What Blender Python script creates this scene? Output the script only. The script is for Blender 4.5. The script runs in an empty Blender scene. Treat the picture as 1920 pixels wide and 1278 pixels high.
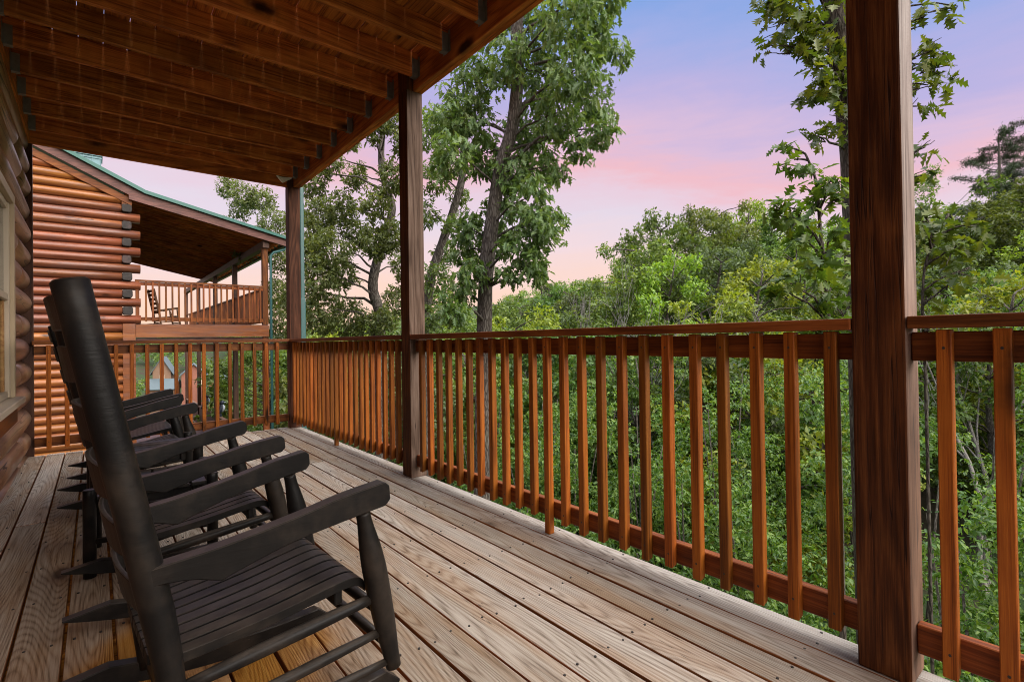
import bpy, math, random
import numpy as np
from mathutils import Vector, Matrix
random.seed(7)
S = bpy.context.scene
COL = S.collection
R = math.radians

# ------------------------------------------------------------------ object helpers
def tag(o, label=None, cat=None, group=None, kind=None):
    if label: o['label'] = label
    if cat: o['category'] = cat
    if group: o['group'] = group
    if kind: o['kind'] = kind
    return o

def empty(name, loc=(0, 0, 0), rz=0.0):
    o = bpy.data.objects.new(name, None)
    o.empty_display_size = 0.1
    o.location = loc
    o.rotation_euler = (0, 0, rz)
    COL.objects.link(o)
    return o

class MB:
    """collects boxes, tubes and prisms and links them as one mesh object"""
    def __init__(s):
        s.v = []; s.f = []; s.m = []; s.sm = []
    def add(s, vs, fs, mi=0, smooth=False):
        b = len(s.v)
        s.v += [tuple(p) for p in vs]
        for f in fs:
            s.f.append(tuple(i + b for i in f)); s.m.append(mi); s.sm.append(smooth)
    def box(s, x0, x1, y0, y1, z0, z1, mi=0):
        vs = [(x0, y0, z0), (x1, y0, z0), (x1, y1, z0), (x0, y1, z0), (x0, y0, z1), (x1, y0, z1), (x1, y1, z1), (x0, y1, z1)]
        s.add(vs, [(0, 3, 2, 1), (4, 5, 6, 7), (0, 1, 5, 4), (1, 2, 6, 5), (2, 3, 7, 6), (3, 0, 4, 7)], mi)
    def prism(s, prof, axis, a, b, mi=0, smooth=False):
        """prof = list of 2D points; axis 'x','y','z' is the extrusion axis from a to b"""
        n = len(prof)
        def mk(p, t):
            if axis == 'y': return (p[0], t, p[1])
            if axis == 'x': return (t, p[0], p[1])
            return (p[0], p[1], t)
        vs = [mk(p, a) for p in prof] + [mk(p, b) for p in prof]
        fs = [tuple(range(n)), tuple(range(2 * n - 1, n - 1, -1))]
        s.add(vs, fs, mi, False)
        base = len(s.v) - 2 * n
        for i in range(n):
            j = (i + 1) % n
            s.f.append((base + i, base + n + i, base + n + j, base + j)); s.m.append(mi); s.sm.append(smooth)
    def tube(s, pts, rad, n=10, mi=0, smooth=True, cap=True):
        pts = [Vector(p) for p in pts]
        if not hasattr(rad, '__len__'): rad = [rad] * len(pts)
        rings = []; ref = None
        for i, p in enumerate(pts):
            t = (pts[min(i + 1, len(pts) - 1)] - pts[max(i - 1, 0)]).normalized()
            if ref is None:
                ref = Vector((1, 0, 0)) if abs(t.x) < 0.8 else Vector((0, 1, 0))
            ref = (ref - t * ref.dot(t)).normalized()
            bi = t.cross(ref)
            rings.append([p + (ref * math.cos(2 * math.pi * k / n) + bi * math.sin(2 * math.pi * k / n)) * rad[i] for k in range(n)])
        vs = [q for r_ in rings for q in r_]; fs = []
        for i in range(len(pts) - 1):
            for k in range(n):
                k2 = (k + 1) % n
                fs.append((i * n + k, i * n + k2, (i + 1) * n + k2, (i + 1) * n + k))
        s.add(vs, fs, mi, smooth)
        if cap:
            b = len(s.v) - len(vs)
            s.f.append(tuple(b + k for k in range(n - 1, -1, -1))); s.m.append(mi); s.sm.append(False)
            s.f.append(tuple(b + (len(pts) - 1) * n + k for k in range(n))); s.m.append(mi); s.sm.append(False)
    def build(s, name, mat, parent=None, bevel=0.0, segs=1):
        me = bpy.data.meshes.new(name)
        me.from_pydata(s.v, [], s.f)
        for m_ in (mat if isinstance(mat, (list, tuple)) else [mat]):
            me.materials.append(m_)
        me.polygons.foreach_set('material_index', s.m)
        me.polygons.foreach_set('use_smooth', s.sm)
        me.update()
        o = bpy.data.objects.new(name, me)
        COL.objects.link(o)
        if parent: o.parent = parent
        if bevel:
            b = o.modifiers.new('edge', 'BEVEL'); b.width = bevel; b.segments = segs; b.limit_method = 'ANGLE'; b.angle_limit = R(40)
        return o

def copy_tree(o, parent=None):
    c = o.copy(); COL.objects.link(c)
    if parent: c.parent = parent
    for ch in list(o.children):
        copy_tree(ch, c)
    return c

def fast_mesh(name, V, F, mats, mi=None):
    """V (n,3), F = list of (m,k) int arrays; quick numpy mesh"""
    me = bpy.data.meshes.new(name)
    loops = np.concatenate([f.reshape(-1) for f in F]).astype(np.int32)
    tot = np.concatenate([np.full(len(f), f.shape[1], np.int32) for f in F])
    start = np.concatenate([[0], np.cumsum(tot)[:-1]]).astype(np.int32)
    me.vertices.add(len(V)); me.vertices.foreach_set('co', V.astype(np.float32).reshape(-1))
    me.loops.add(len(loops)); me.loops.foreach_set('vertex_index', loops)
    me.polygons.add(len(tot)); me.polygons.foreach_set('loop_start', start); me.polygons.foreach_set('loop_total', tot)
    for m_ in mats: me.materials.append(m_)
    if mi is not None: me.polygons.foreach_set('material_index', mi.astype(np.int32))
    me.update(calc_edges=True); me.validate()
    return me

def mesh_obj(name, me, parent=None):
    o = bpy.data.objects.new(name, me); COL.objects.link(o)
    if parent: o.parent = parent
    return o

# ------------------------------------------------------------------ materials
class NT:
    def __init__(s, name):
        s.m = bpy.data.materials.new(name); s.m.use_nodes = True
        s.t = s.m.node_tree; s.t.nodes.clear()
        s.out = s.n('ShaderNodeOutputMaterial')
    def n(s, t, **k):
        nd = s.t.nodes.new(t)
        for a, b in k.items(): setattr(nd, a, b)
        return nd
    def l(s, a, b): s.t.links.new(a, b)
    def val(s, x, sock):
        if isinstance(x, bpy.types.NodeSocket): s.l(x, sock)
        else: sock.default_value = x
    def math(s, op, a, b=0.0, c=None, clamp=False):
        nd = s.n('ShaderNodeMath', operation=op, use_clamp=clamp)
        s.val(a, nd.inputs[0]); s.val(b, nd.inputs[1])
        if c is not None: s.val(c, nd.inputs[2])
        return nd.outputs[0]
    def mixc(s, f, a, b, blend='MIX'):
        nd = s.n('ShaderNodeMix', data_type='RGBA', blend_type=blend)
        s.val(f, nd.inputs[0])
        for x, i in ((a, 6), (b, 7)):
            if isinstance(x, bpy.types.NodeSocket): s.l(x, nd.inputs[i])
            else: nd.inputs[i].default_value = (*x, 1)
        return nd.outputs[2]
    def ramp(s, f, stops, interp='LINEAR'):
        nd = s.n('ShaderNodeValToRGB'); cr = nd.color_ramp; cr.interpolation = interp
        while len(cr.elements) > 1: cr.elements.remove(cr.elements[-1])
        cr.elements[0].position = stops[0][0]; cr.elements[0].color = (*stops[0][1], 1)
        for p, c in stops[1:]:
            e = cr.elements.new(p); e.color = (*c, 1)
        s.l(f, nd.inputs[0]); return nd.outputs[0]
    def smooth(s, x, a, b):
        if a > b: return s.math('SUBTRACT', 1.0, s.smooth(x, b, a))
        nd = s.n('ShaderNodeMapRange', interpolation_type='SMOOTHSTEP')
        s.val(x, nd.inputs[0]); nd.inputs[1].default_value = a; nd.inputs[2].default_value = b
        return nd.outputs[0]
    def noise(s, vec, scale, detail=3.0, rough=0.5, dist=0.0):
        nd = s.n('ShaderNodeTexNoise'); s.l(vec, nd.inputs['Vector'])
        nd.inputs['Scale'].default_value = scale; nd.inputs['Detail'].default_value = detail
        nd.inputs['Roughness'].default_value = rough; nd.inputs['Distortion'].default_value = dist
        return nd.outputs[0]
    def vscale(s, vec, sc):
        nd = s.n('ShaderNodeVectorMath', operation='MULTIPLY'); s.l(vec, nd.inputs[0]); nd.inputs[1].default_value = sc
        return nd.outputs[0]
    def vadd(s, a, b):
        nd = s.n('ShaderNodeVectorMath', operation='ADD'); s.l(a, nd.inputs[0]); s.l(b, nd.inputs[1]); return nd.outputs[0]
    def randvec(s):
        g = s.n('ShaderNodeNewGeometry'); oi = s.n('ShaderNodeObjectInfo')
        r = s.math('ADD', s.math('MULTIPLY', g.outputs['Random Per Island'], 37.0), s.math('MULTIPLY', oi.outputs['Random'], 61.0))
        c = s.n('ShaderNodeCombineXYZ')
        s.l(r, c.inputs[0]); s.l(s.math('MULTIPLY', r, 1.7), c.inputs[1]); s.l(s.math('MULTIPLY', r, 2.3), c.inputs[2])
        return c.outputs[0], g, oi
    def finish(s, col, rough, bump=None, bstr=0.2, bdist=0.004, spec=0.5, **k):
        p = s.n('ShaderNodeBsdfPrincipled')
        s.val(col if isinstance(col, bpy.types.NodeSocket) else (*col, 1), p.inputs['Base Color'])
        s.val(rough, p.inputs['Roughness']); p.inputs['Specular IOR Level'].default_value = spec
        for a, b in k.items(): s.val(b, p.inputs[a.replace('_', ' ')])
        if bump is not None:
            bn = s.n('ShaderNodeBump'); bn.inputs['Strength'].default_value = bstr; bn.inputs['Distance'].default_value = bdist
            s.l(bump, bn.inputs['Height']); s.l(bn.outputs[0], p.inputs['Normal'])
        s.l(p.outputs[0], s.out.inputs[0])
        return p

def wood(name, axis, dark, mid, light, rough=0.55, ring=28.0, cross=7.0, along=0.55, knots=0.35, blot=0.35, bstr=0.25, kscale=2.6, spec=0.4, cracks=False, fade=None, tone=0.5):
    """sawn lumber: cathedral grain drawn as contour lines of a stretched noise, streaks, knots and blotches of stain"""
    t = NT(name)
    tc = t.n('ShaderNodeTexCoord').outputs['Object']
    rv, g, oi = t.randvec()
    v = t.vadd(tc, rv)
    sc = [cross, cross, cross]; sc['xyz'.index(axis)] = along
    vs = t.vscale(v, sc)
    n0 = t.noise(vs, 1.0, 1.5, 0.45, 0.3)
    rings = t.math('SINE', t.math('MULTIPLY', n0, ring * 2 * math.pi / 4))
    rings = t.math('MULTIPLY_ADD', rings, 0.5, 0.5)
    sc2 = [cross * 20] * 3; sc2['xyz'.index(axis)] = along * 7
    fib = t.noise(t.vscale(v, sc2), 1.0, 4.0, 0.72)
    fib = t.math('MULTIPLY_ADD', fib, 2.2, -0.6, clamp=True)
    big = t.noise(v, 2.1, 3.0, 0.6)
    f = t.math('ADD', t.math('MULTIPLY', rings, 0.32), t.math('MULTIPLY', fib, 0.68))
    col = t.ramp(f, [(0.15, dark), (0.5, mid), (0.85, light)])
    col = t.mixc(t.math('MULTIPLY', t.smooth(big, 0.42, 0.72), blot), col, dark)
    # a tone of its own for each board
    rt = t.math('FRACT', t.math('MULTIPLY', g.outputs['Random Per Island'], 7.31))
    rt = t.math('FRACT', t.math('ADD', rt, oi.outputs['Random']))
    hsv = t.n('ShaderNodeHueSaturation'); t.l(col, hsv.inputs['Color'])
    t.l(t.math('MULTIPLY_ADD', rt, tone, 1 - tone * .5), hsv.inputs['Value'])
    t.l(t.math('MULTIPLY_ADD', rt, -0.010, 0.503), hsv.inputs['Hue'])
    col = hsv.outputs[0]
    if knots:
        vo = t.n('ShaderNodeTexVoronoi', feature='F1'); ks = [1.0] * 3; ks['xyz'.index(axis)] = 0.42
        t.l(t.vscale(v, ks), vo.inputs['Vector']); vo.inputs['Scale'].default_value = kscale
        wob = t.math('MULTIPLY', t.noise(v, 18.0, 2.0), 0.06)
        d = t.math('ADD', vo.outputs['Distance'], wob)
        halo = t.math('MULTIPLY', t.smooth(d, 0.26, 0.13), 0.5)
        col = t.mixc(halo, col, tuple(c * .55 + l * .55 for c, l in zip(mid, light)))
        col = t.mixc(t.math('MULTIPLY', t.smooth(d, 0.17, 0.08), knots * 2 if knots < 0.5 else 1.0), col, tuple(c * 0.25 for c in dark))
    if fade:                                        # stain kept low down, bleached by the weather higher up
        sz = t.n('ShaderNodeSeparateXYZ'); t.l(tc, sz.inputs[0])
        fz = t.smooth(t.math('ADD', sz.outputs[2], t.math('MULTIPLY', t.math('SUBTRACT', fib, 0.5), 0.5)), fade[0], fade[1])
        col = t.mixc(fz, t.mixc(1.0, col, (0.62, 0.40, 0.27), 'MULTIPLY'), col)
    b = t.math('ADD', t.math('MULTIPLY', fib, 0.7), t.math('MULTIPLY', rings, 0.3))
    if cracks:
        sc3 = [cross * 4.5] * 3; sc3['xyz'.index(axis)] = along * 1.1
        ck = t.noise(t.vscale(v, sc3), 1.0, 2.0, 0.5)
        ck = t.math('MULTIPLY', t.smooth(t.math('ABSOLUTE', t.math('SUBTRACT', ck, 0.5)), 0.011, 0.002), t.smooth(big, 0.45, 0.55))
        col = t.mixc(t.math('MULTIPLY', ck, 0.85), col, tuple(c * 0.3 for c in dark))
        b = t.math('SUBTRACT', b, ck)
    t.finish(col, t.math('MULTIPLY_ADD', fib, 0.25, rough - 0.12), b, bstr, 0.003, spec)
    return t.m

M = {}
# stained red-brown lumber
for ax in 'xyz':
    M['rail_' + ax] = wood('rail_stain_' + ax, ax, (0.065, 0.018, 0.005), (0.19, 0.055, 0.011), (0.30, 0.10, 0.020), rough=0.52, blot=0.35, knots=0.35, spec=0.25)
    M['ceil_' + ax] = wood('ceiling_stain_' + ax, ax, (0.15, 0.038, 0.007), (0.50, 0.160, 0.028), (0.66, 0.25, 0.05), rough=0.6, blot=0.55, knots=0.5, kscale=2.2, ring=36, spec=0.25)
M['baluster'] = wood('baluster_stain', 'z', (0.10, 0.026, 0.004), (0.285, 0.084, 0.009), (0.41, 0.140, 0.016), rough=0.5, blot=0.35, knots=0.5, kscale=1.9, cross=14, ring=20, spec=0.22, tone=0.75)
M['post'] = wood('post_stain', 'z', (0.036, 0.011, 0.004), (0.100, 0.031, 0.009), (0.20, 0.072, 0.020), rough=0.62, blot=0.6, ring=40, knots=0.5, kscale=1.5, bstr=0.45, cracks=True, spec=0.15)
M['post_dark'] = wood('post_stain_dark', 'z', (0.022, 0.009, 0.005), (0.062, 0.024, 0.012), (0.115, 0.05, 0.026), rough=0.65, blot=0.4, ring=40, knots=0.4, kscale=1.5, bstr=0.45, cracks=True, spec=0.15)
M['post_mid'] = wood('post_faded', 'z', (0.06, 0.035, 0.024), (0.15, 0.095, 0.07), (0.23, 0.16, 0.125), rough=0.75, blot=0.3, ring=34, knots=0.4, kscale=1.5, bstr=0.5, cracks=True, spec=0.15)
M['post_pale'] = wood('post_weathered', 'z', (0.12, 0.085, 0.07), (0.30, 0.245, 0.225), (0.42, 0.365, 0.34), rough=0.75, blot=0.3, ring=34, knots=0.3, kscale=1.5, bstr=0.5, cracks=True, fade=(0.6, 2.3))
M['deck_side'] = wood('deck_board_edge', 'y', (0.11, 0.03, 0.008), (0.26, 0.085, 0.018), (0.38, 0.14, 0.03), rough=0.6, knots=0)
M['trim_dark'] = wood('trim_dark', 'z', (0.03, 0.012, 0.007), (0.075, 0.03, 0.016), (0.12, 0.05, 0.026), knots=0.2)
M['fascia'] = wood('fascia_stain', 'x', (0.05, 0.02, 0.016), (0.12, 0.05, 0.038), (0.19, 0.085, 0.065), knots=0.2, along=0.8)
M['pine_y'] = wood('pine_light_y', 'y', (0.28, 0.12, 0.035), (0.5, 0.27, 0.09), (0.62, 0.38, 0.15), knots=0.2)

def deck_mat():
    t = NT('deck_weathered_pine')
    tc = t.n('ShaderNodeTexCoord').outputs['Object']
    rv, g, oi = t.randvec()
    v = t.vadd(tc, rv)
    vs = t.vscale(v, (5.2, 0.40, 5.2))
    n0 = t.noise(vs, 1.0, 0.8, 0.4, 0.15)
    ph = t.math('ADD', t.math('MULTIPLY', n0, 300.0), t.math('MULTIPLY', t.noise(t.vscale(v, (30, 4, 30)), 1.0, 2.0), 3.0))
    rings = t.math('MULTIPLY_ADD', t.math('SINE', ph), 0.5, 0.5)
    rings = t.math('POWER', rings, 0.55)
    fib = t.noise(t.vscale(v, (150, 3.2, 150)), 1.0, 4.0, 0.75)
    fib = t.math('MULTIPLY_ADD', fib, 2.3, -0.62, clamp=True)
    med = t.noise(t.vscale(v, (9, 1.3, 9)), 1.0, 4.0, 0.6)
    big = t.noise(tc, 1.1, 4.0, 0.6)
    f = t.math('ADD', t.math('ADD', t.math('MULTIPLY', rings, 0.27), 0.10), t.math('MULTIPLY', fib, 0.52))
    col = t.ramp(f, [(0.16, (0.12, 0.090, 0.068)), (0.36, (0.33, 0.265, 0.20)), (0.58, (0.52, 0.445, 0.36)), (0.85, (0.66, 0.60, 0.51))])
    warm = t.ramp(f, [(0.16, (0.16, 0.085, 0.045)), (0.5, (0.42, 0.275, 0.165)), (0.85, (0.56, 0.43, 0.30))])
    col = t.mixc(t.math('MULTIPLY', t.smooth(med, 0.38, 0.64), 0.8), col, warm)
    # grey, rain-washed outer boards; browner boards towards the sheltered wall
    sx = t.n('ShaderNodeSeparateXYZ'); t.l(tc, sx.inputs[0])
    X, Y = sx.outputs[0], sx.outputs[1]
    shel = t.smooth(t.math('ADD', X, t.math('MULTIPLY', t.math('SUBTRACT', big, 0.5), 0.8)), -0.9, -2.1)
    near = t.smooth(Y, 4.2, 1.2)
    brown = t.ramp(f, [(0.16, (0.11, 0.058, 0.03)), (0.5, (0.34, 0.205, 0.125)), (0.85, (0.48, 0.33, 0.22))])
    col = t.mixc(t.math('MULTIPLY', t.math('MULTIPLY', shel, near), 0.75), col, brown)
    grey = t.ramp(f, [(0.16, (0.12, 0.115, 0.11)), (0.5, (0.34, 0.33, 0.32)), (0.85, (0.50, 0.49, 0.48))])
    col = t.mixc(t.math('MULTIPLY', t.smooth(t.math('ADD', X, t.math('MULTIPLY', t.math('SUBTRACT', big, 0.5), 0.5)), -0.45, 0.0), 0.6), col, grey)
    # pool of warm light beneath the first chair, painted into the board colour
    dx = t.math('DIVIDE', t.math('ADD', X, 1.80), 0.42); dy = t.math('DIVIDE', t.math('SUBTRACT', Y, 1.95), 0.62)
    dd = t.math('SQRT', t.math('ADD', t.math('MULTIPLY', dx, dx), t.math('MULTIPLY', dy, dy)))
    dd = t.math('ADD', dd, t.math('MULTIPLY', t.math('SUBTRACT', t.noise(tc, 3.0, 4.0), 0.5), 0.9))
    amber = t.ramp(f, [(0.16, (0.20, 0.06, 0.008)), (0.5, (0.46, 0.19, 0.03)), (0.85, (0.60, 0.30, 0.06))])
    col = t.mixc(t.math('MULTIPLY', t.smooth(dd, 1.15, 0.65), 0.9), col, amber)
    # a tone of its own for each board
    rt = t.math('FRACT', t.math('MULTIPLY', g.outputs['Random Per Island'], 7.31))
    hsv = t.n('ShaderNodeHueSaturation'); t.l(col, hsv.inputs['Color'])
    t.l(t.math('MULTIPLY_ADD', rt, 0.46, 0.74), hsv.inputs['Value']); t.l(t.math('MULTIPLY_ADD', rt, -0.3, 1.12), hsv.inputs['Saturation'])
    col = hsv.outputs[0]
    # knots
    vo = t.n('ShaderNodeTexVoronoi', feature='F1'); t.l(t.vscale(v, (1, 0.5, 1)), vo.inputs['Vector']); vo.inputs['Scale'].default_value = 2.3
    d = t.math('ADD', vo.outputs['Distance'], t.math('MULTIPLY', t.noise(v, 22.0, 2.0), 0.05))
    kn = t.smooth(d, 0.135, 0.075)
    col = t.mixc(t.math('MULTIPLY', t.smooth(d, 0.22, 0.10), 0.5), col, (0.20, 0.12, 0.075))
    col = t.mixc(t.math('MULTIPLY', kn, 0.85), col, (0.055, 0.032, 0.02))
    # drying cracks
    cr = t.noise(t.vscale(v, (28, 0.8, 28)), 1.0, 2.0, 0.5)
    crk = t.smooth(t.math('ABSOLUTE', t.math('SUBTRACT', cr, 0.5)), 0.006, 0.0)
    crk = t.math('MULTIPLY', crk, t.smooth(med, 0.5, 0.62))
    col = t.mixc(t.math('MULTIPLY', crk, 0.8), col, (0.05, 0.032, 0.022))
    b = t.math('SUBTRACT', t.math('ADD', t.math('MULTIPLY', fib, 0.6), t.math('MULTIPLY', rings, 0.5)), t.math('ADD', crk, kn))
    t.finish(col, 0.72, b, 0.5, 0.004, 0.3)
    return t.m
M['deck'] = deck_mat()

def log_mat(name, axis, dark, mid, light, sheen=0.42):
    t = NT(name)
    tc = t.n('ShaderNodeTexCoord').outputs['Object']
    rv, g, oi = t.randvec()
    v = t.vadd(tc, rv)
    ai = 'xyz'.index(axis)
    sc = [5.0] * 3; sc[ai] = 0.35
    st = t.noise(t.vscale(v, sc), 1.4, 6.0, 0.65, 0.6)
    sc = [40.0] * 3; sc[ai] = 1.6
    fib = t.noise(t.vscale(v, sc), 1.0, 4.0, 0.65)
    f = t.math('ADD', t.math('MULTIPLY', st, 0.65), t.math('MULTIPLY', fib, 0.35))
    col = t.ramp(f, [(0.32, dark), (0.5, mid), (0.68, light)])
    rt = t.math('FRACT', t.math('MULTIPLY', g.outputs['Random Per Island'], 5.77))
    hsv = t.n('ShaderNodeHueSaturation'); t.l(col, hsv.inputs['Color'])
    t.l(t.math('MULTIPLY_ADD', rt, 0.5, 0.75), hsv.inputs['Value'])
    t.l(t.math('MULTIPLY_ADD', t.math('FRACT', t.math('MULTIPLY', rt, 3.3)), 0.012, 0.495), hsv.inputs['Hue'])
    col = hsv.outputs[0]
    vo = t.n('ShaderNodeTexVoronoi', feature='F1'); ks = [1.0] * 3; ks[ai] = 0.45
    t.l(t.vscale(v, ks), vo.inputs['Vector']); vo.inputs['Scale'].default_value = 2.4
    d = t.math('ADD', vo.outputs['Distance'], t.math('MULTIPLY', t.noise(v, 16.0, 2.0), 0.07))
    col = t.mixc(t.math('MULTIPLY', t.smooth(d, 0.2, 0.08), 0.8), col, tuple(c * 0.3 for c in dark))
    sc = [16.0] * 3; sc[ai] = 0.5
    ck = t.noise(t.vscale(v, sc), 1.0, 1.0)
    crk = t.math('MULTIPLY', t.smooth(t.math('ABSOLUTE', t.math('SUBTRACT', ck, 0.5)), 0.014, 0.003), t.smooth(st, 0.46, 0.54))
    # weathered purple brown patches where the finish has gone
    pt = t.noise(t.vscale(v, [(.6 if k == ai else 3.5) for k in range(3)]), 1.3, 5.0, 0.65)
    col = t.mixc(t.math('MULTIPLY', t.smooth(pt, 0.50, 0.64), 0.6), col, tuple(a_ * .6 + b_ for a_, b_ in zip(dark, (.09, .055, .05))))
    col = t.mixc(t.math('MULTIPLY', crk, 0.85), col, (0.03, 0.012, 0.006))
    b = t.math('SUBTRACT', t.math('ADD', t.math('MULTIPLY', fib, 0.4), st), crk)
    t.finish(col, t.math('MULTIPLY_ADD', fib, 0.2, sheen - 0.1), b, 0.35, 0.01, 0.5)
    return t.m
M['log_own'] = log_mat('log_siding_tan', 'y', (0.13, 0.050, 0.026), (0.33, 0.160, 0.085), (0.47, 0.27, 0.16), 0.33)
M['log_red'] = log_mat('log_siding_red', 'x', (0.075, 0.022, 0.014), (0.21, 0.066, 0.031), (0.33, 0.115, 0.05), 0.32)
M['log_gold'] = log_mat('log_siding_gold', 'x', (0.12, 0.036, 0.013), (0.29, 0.095, 0.026), (0.41, 0.155, 0.042), 0.32)
M['log_end'] = log_mat('log_end_grey', 'y', (0.012, 0.010, 0.009), (0.026, 0.022, 0.020), (0.055, 0.047, 0.042), 0.8)

def plain(name, col, rough=0.5, var=0.25, scale=6.0, bstr=0.1, spec=0.5, **k):
    t = NT(name)
    tc = t.n('ShaderNodeTexCoord').outputs['Object']
    n1 = t.noise(tc, scale, 5.0, 0.6)
    c = t.mixc(n1, tuple(x * (1 - var) for x in col), tuple(min(1, x * (1 + var)) for x in col))
    t.finish(c, t.math('MULTIPLY_ADD', n1, 0.15, rough - 0.07), t.noise(tc, scale * 9, 3.0), bstr, 0.002, spec, **k)
    return t.m
M['galv'] = plain('galvanised_steel', (0.24, 0.26, 0.25), 0.45, 0.35, 30, Metallic=0.6)
M['green_metal'] = plain('green_metal', (0.018, 0.115, 0.095), 0.38, 0.2, 2.5, 0.03)
M['teal_metal'] = plain('teal_metal', (0.035, 0.115, 0.115), 0.4, 0.15, 3)
M['blue_tin'] = plain('weathered_tin', (0.13, 0.24, 0.27), 0.45, 0.25, 2.0)
M['vinyl'] = plain('cream_vinyl', (0.46, 0.36, 0.23), 0.45, 0.12, 4)
M['vinyl_white'] = plain('white_vinyl', (0.55, 0.46, 0.34), 0.4, 0.1, 4)
M['white_plastic'] = plain('white_plastic', (0.86, 0.83, 0.77), 0.4, 0.1, 8)
M['screw'] = plain('dark_screw', (0.03, 0.022, 0.018), 0.5, 0.3, 50)
M['bird_dark'] = plain('dark_feathers', (0.02, 0.03, 0.05), 0.5, 0.4, 20)
M['bird_pale'] = plain('pale_feathers', (0.42, 0.48, 0.55), 0.6, 0.2, 20)
M['curtain'] = plain('curtain_cloth', (0.10, 0.075, 0.05), 0.8, 0.1, 3)
M['cable'] = plain('cable_black', (0.06, 0.05, 0.06), 0.6)

def black_paint():
    t = NT('black_chair_paint')
    tc = t.n('ShaderNodeTexCoord').outputs['Object']
    oi = t.n('ShaderNodeObjectInfo')
    n1 = t.noise(tc, 5.0, 5.0, 0.65); n2 = t.noise(t.vscale(tc, (9, 60, 60)), 1.0, 4.0, 0.6)
    c = t.mixc(t.math('MULTIPLY', t.smooth(n1, 0.42, 0.72), 0.75), (0.0065, 0.0062, 0.0062), (0.034, 0.026, 0.020))
    gn = t.n('ShaderNodeNewGeometry'); sn = t.n('ShaderNodeSeparateXYZ'); t.l(gn.outputs['Normal'], sn.inputs[0])
    up = t.math('MULTIPLY', t.smooth(sn.outputs[2], 0.5, 0.95), t.math('MULTIPLY_ADD', t.smooth(t.noise(tc, 7.0, 5.0, 0.65), 0.35, 0.62), 0.6, 0.3))
    c = t.mixc(up, c, t.mixc(n2, (0.03, 0.025, 0.021), (0.095, 0.076, 0.060)))      # worn, dusty top faces
    chip = t.smooth(t.noise(tc, 55.0, 3.0, 0.7), 0.755, 0.79)
    c = t.mixc(chip, c, (0.30, 0.22, 0.15))
    t.finish(c, t.math('MULTIPLY_ADD', n1, 0.25, 0.30), t.math('ADD', n2, t.math('MULTIPLY', n1, 0.5)), 0.3, 0.003, 0.2, **{'Specular IOR Level': t.math('MULTIPLY_ADD', t.smooth(sn.outputs[2], 0.6, 0.95), 0.45, 0.16)})
    return t.m
M['chair'] = black_paint()
M['chair_tan'] = wood('tan_chair_wood', 'z', (0.06, 0.028, 0.012), (0.15, 0.07, 0.03), (0.22, 0.11, 0.05))

def glass():
    t = NT('window_glass')
    g = t.n('ShaderNodeBsdfGlossy'); g.inputs['Roughness'].default_value = 0.02; g.inputs['Color'].default_value = (0.9, 0.9, 0.9, 1)
    tr = t.n('ShaderNodeBsdfTransparent'); tr.inputs['Color'].default_value = (0.75, 0.78, 0.76, 1)
    fr = t.n('ShaderNodeFresnel'); fr.inputs['IOR'].default_value = 1.5
    mx = t.n('ShaderNodeMixShader'); t.l(t.math('MULTIPLY_ADD', fr.outputs[0], 0.9, 0.12, clamp=True), mx.inputs[0]); t.l(tr.outputs[0], mx.inputs[1]); t.l(g.outputs[0], mx.inputs[2])
    t.l(mx.outputs[0], t.out.inputs[0])
    return t.m
M['glass'] = glass()

def leaf_mat(name, dark, mid, light, rough=0.42, trans=0.4):
    t = NT(name)
    rv, g, oi = t.randvec()
    r = g.outputs['Random Per Island']
    tc = t.n('ShaderNodeTexCoord').outputs['Object']
    n1 = t.noise(tc, 0.9, 3.0, 0.6)
    f = t.math('ADD', t.math('MULTIPLY', r, 0.6), t.math('MULTIPLY', n1, 0.5))
    c = t.ramp(f, [(0.1, dark), (0.5, mid), (0.95, light)])
    hsv = t.n('ShaderNodeHueSaturation'); t.l(c, hsv.inputs['Color'])
    t.l(t.math('MULTIPLY_ADD', oi.outputs['Random'], 0.055, 0.468), hsv.inputs['Hue'])
    t.l(t.math('MULTIPLY_ADD', oi.outputs['Random'], 0.35, 0.85), hsv.inputs['Value'])
    p = t.n('ShaderNodeBsdfPrincipled'); t.l(hsv.outputs[0], p.inputs['Base Color'])
    p.inputs['Roughness'].default_value = rough; p.inputs['Specular IOR Level'].default_value = 0.5
    tl = t.n('ShaderNodeBsdfTranslucent')
    t.l(t.mixc(1.0, hsv.outputs[0], (1.3, 1.25, 0.45), 'MULTIPLY'), tl.inputs['Color'])
    mx = t.n('ShaderNodeMixShader'); mx.inputs[0].default_value = trans
    t.l(p.outputs[0], mx.inputs[1]); t.l(tl.outputs[0], mx.inputs[2]); t.l(mx.outputs[0], t.out.inputs[0])
    return t.m
M['leaf_oak'] = leaf_mat('leaf_oak', (0.05, 0.085, 0.026), (0.115, 0.19, 0.055), (0.24, 0.31, 0.115))
M['leaf_red_oak'] = leaf_mat('leaf_red_oak', (0.03, 0.065, 0.012), (0.07, 0.135, 0.02), (0.17, 0.22, 0.025))
M['leaf_bush'] = leaf_mat('leaf_bush', (0.026, 0.065, 0.014), (0.08, 0.165, 0.03), (0.23, 0.33, 0.055))
M['leaf_wood'] = leaf_mat('leaf_wood', (0.045, 0.085, 0.022), (0.125, 0.20, 0.045), (0.25, 0.32, 0.07), 0.5)
M['leaf_lime'] = leaf_mat('leaf_lime', (0.075, 0.13, 0.015), (0.18, 0.27, 0.03), (0.33, 0.41, 0.05), 0.5)
M['leaf_grey'] = leaf_mat('leaf_grey_green', (0.04, 0.07, 0.03), (0.085, 0.135, 0.052), (0.16, 0.22, 0.09), 0.55)
M['leaf_dark'] = leaf_mat('leaf_dark', (0.03, 0.062, 0.014), (0.08, 0.145, 0.028), (0.17, 0.235, 0.05), 0.5)
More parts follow.
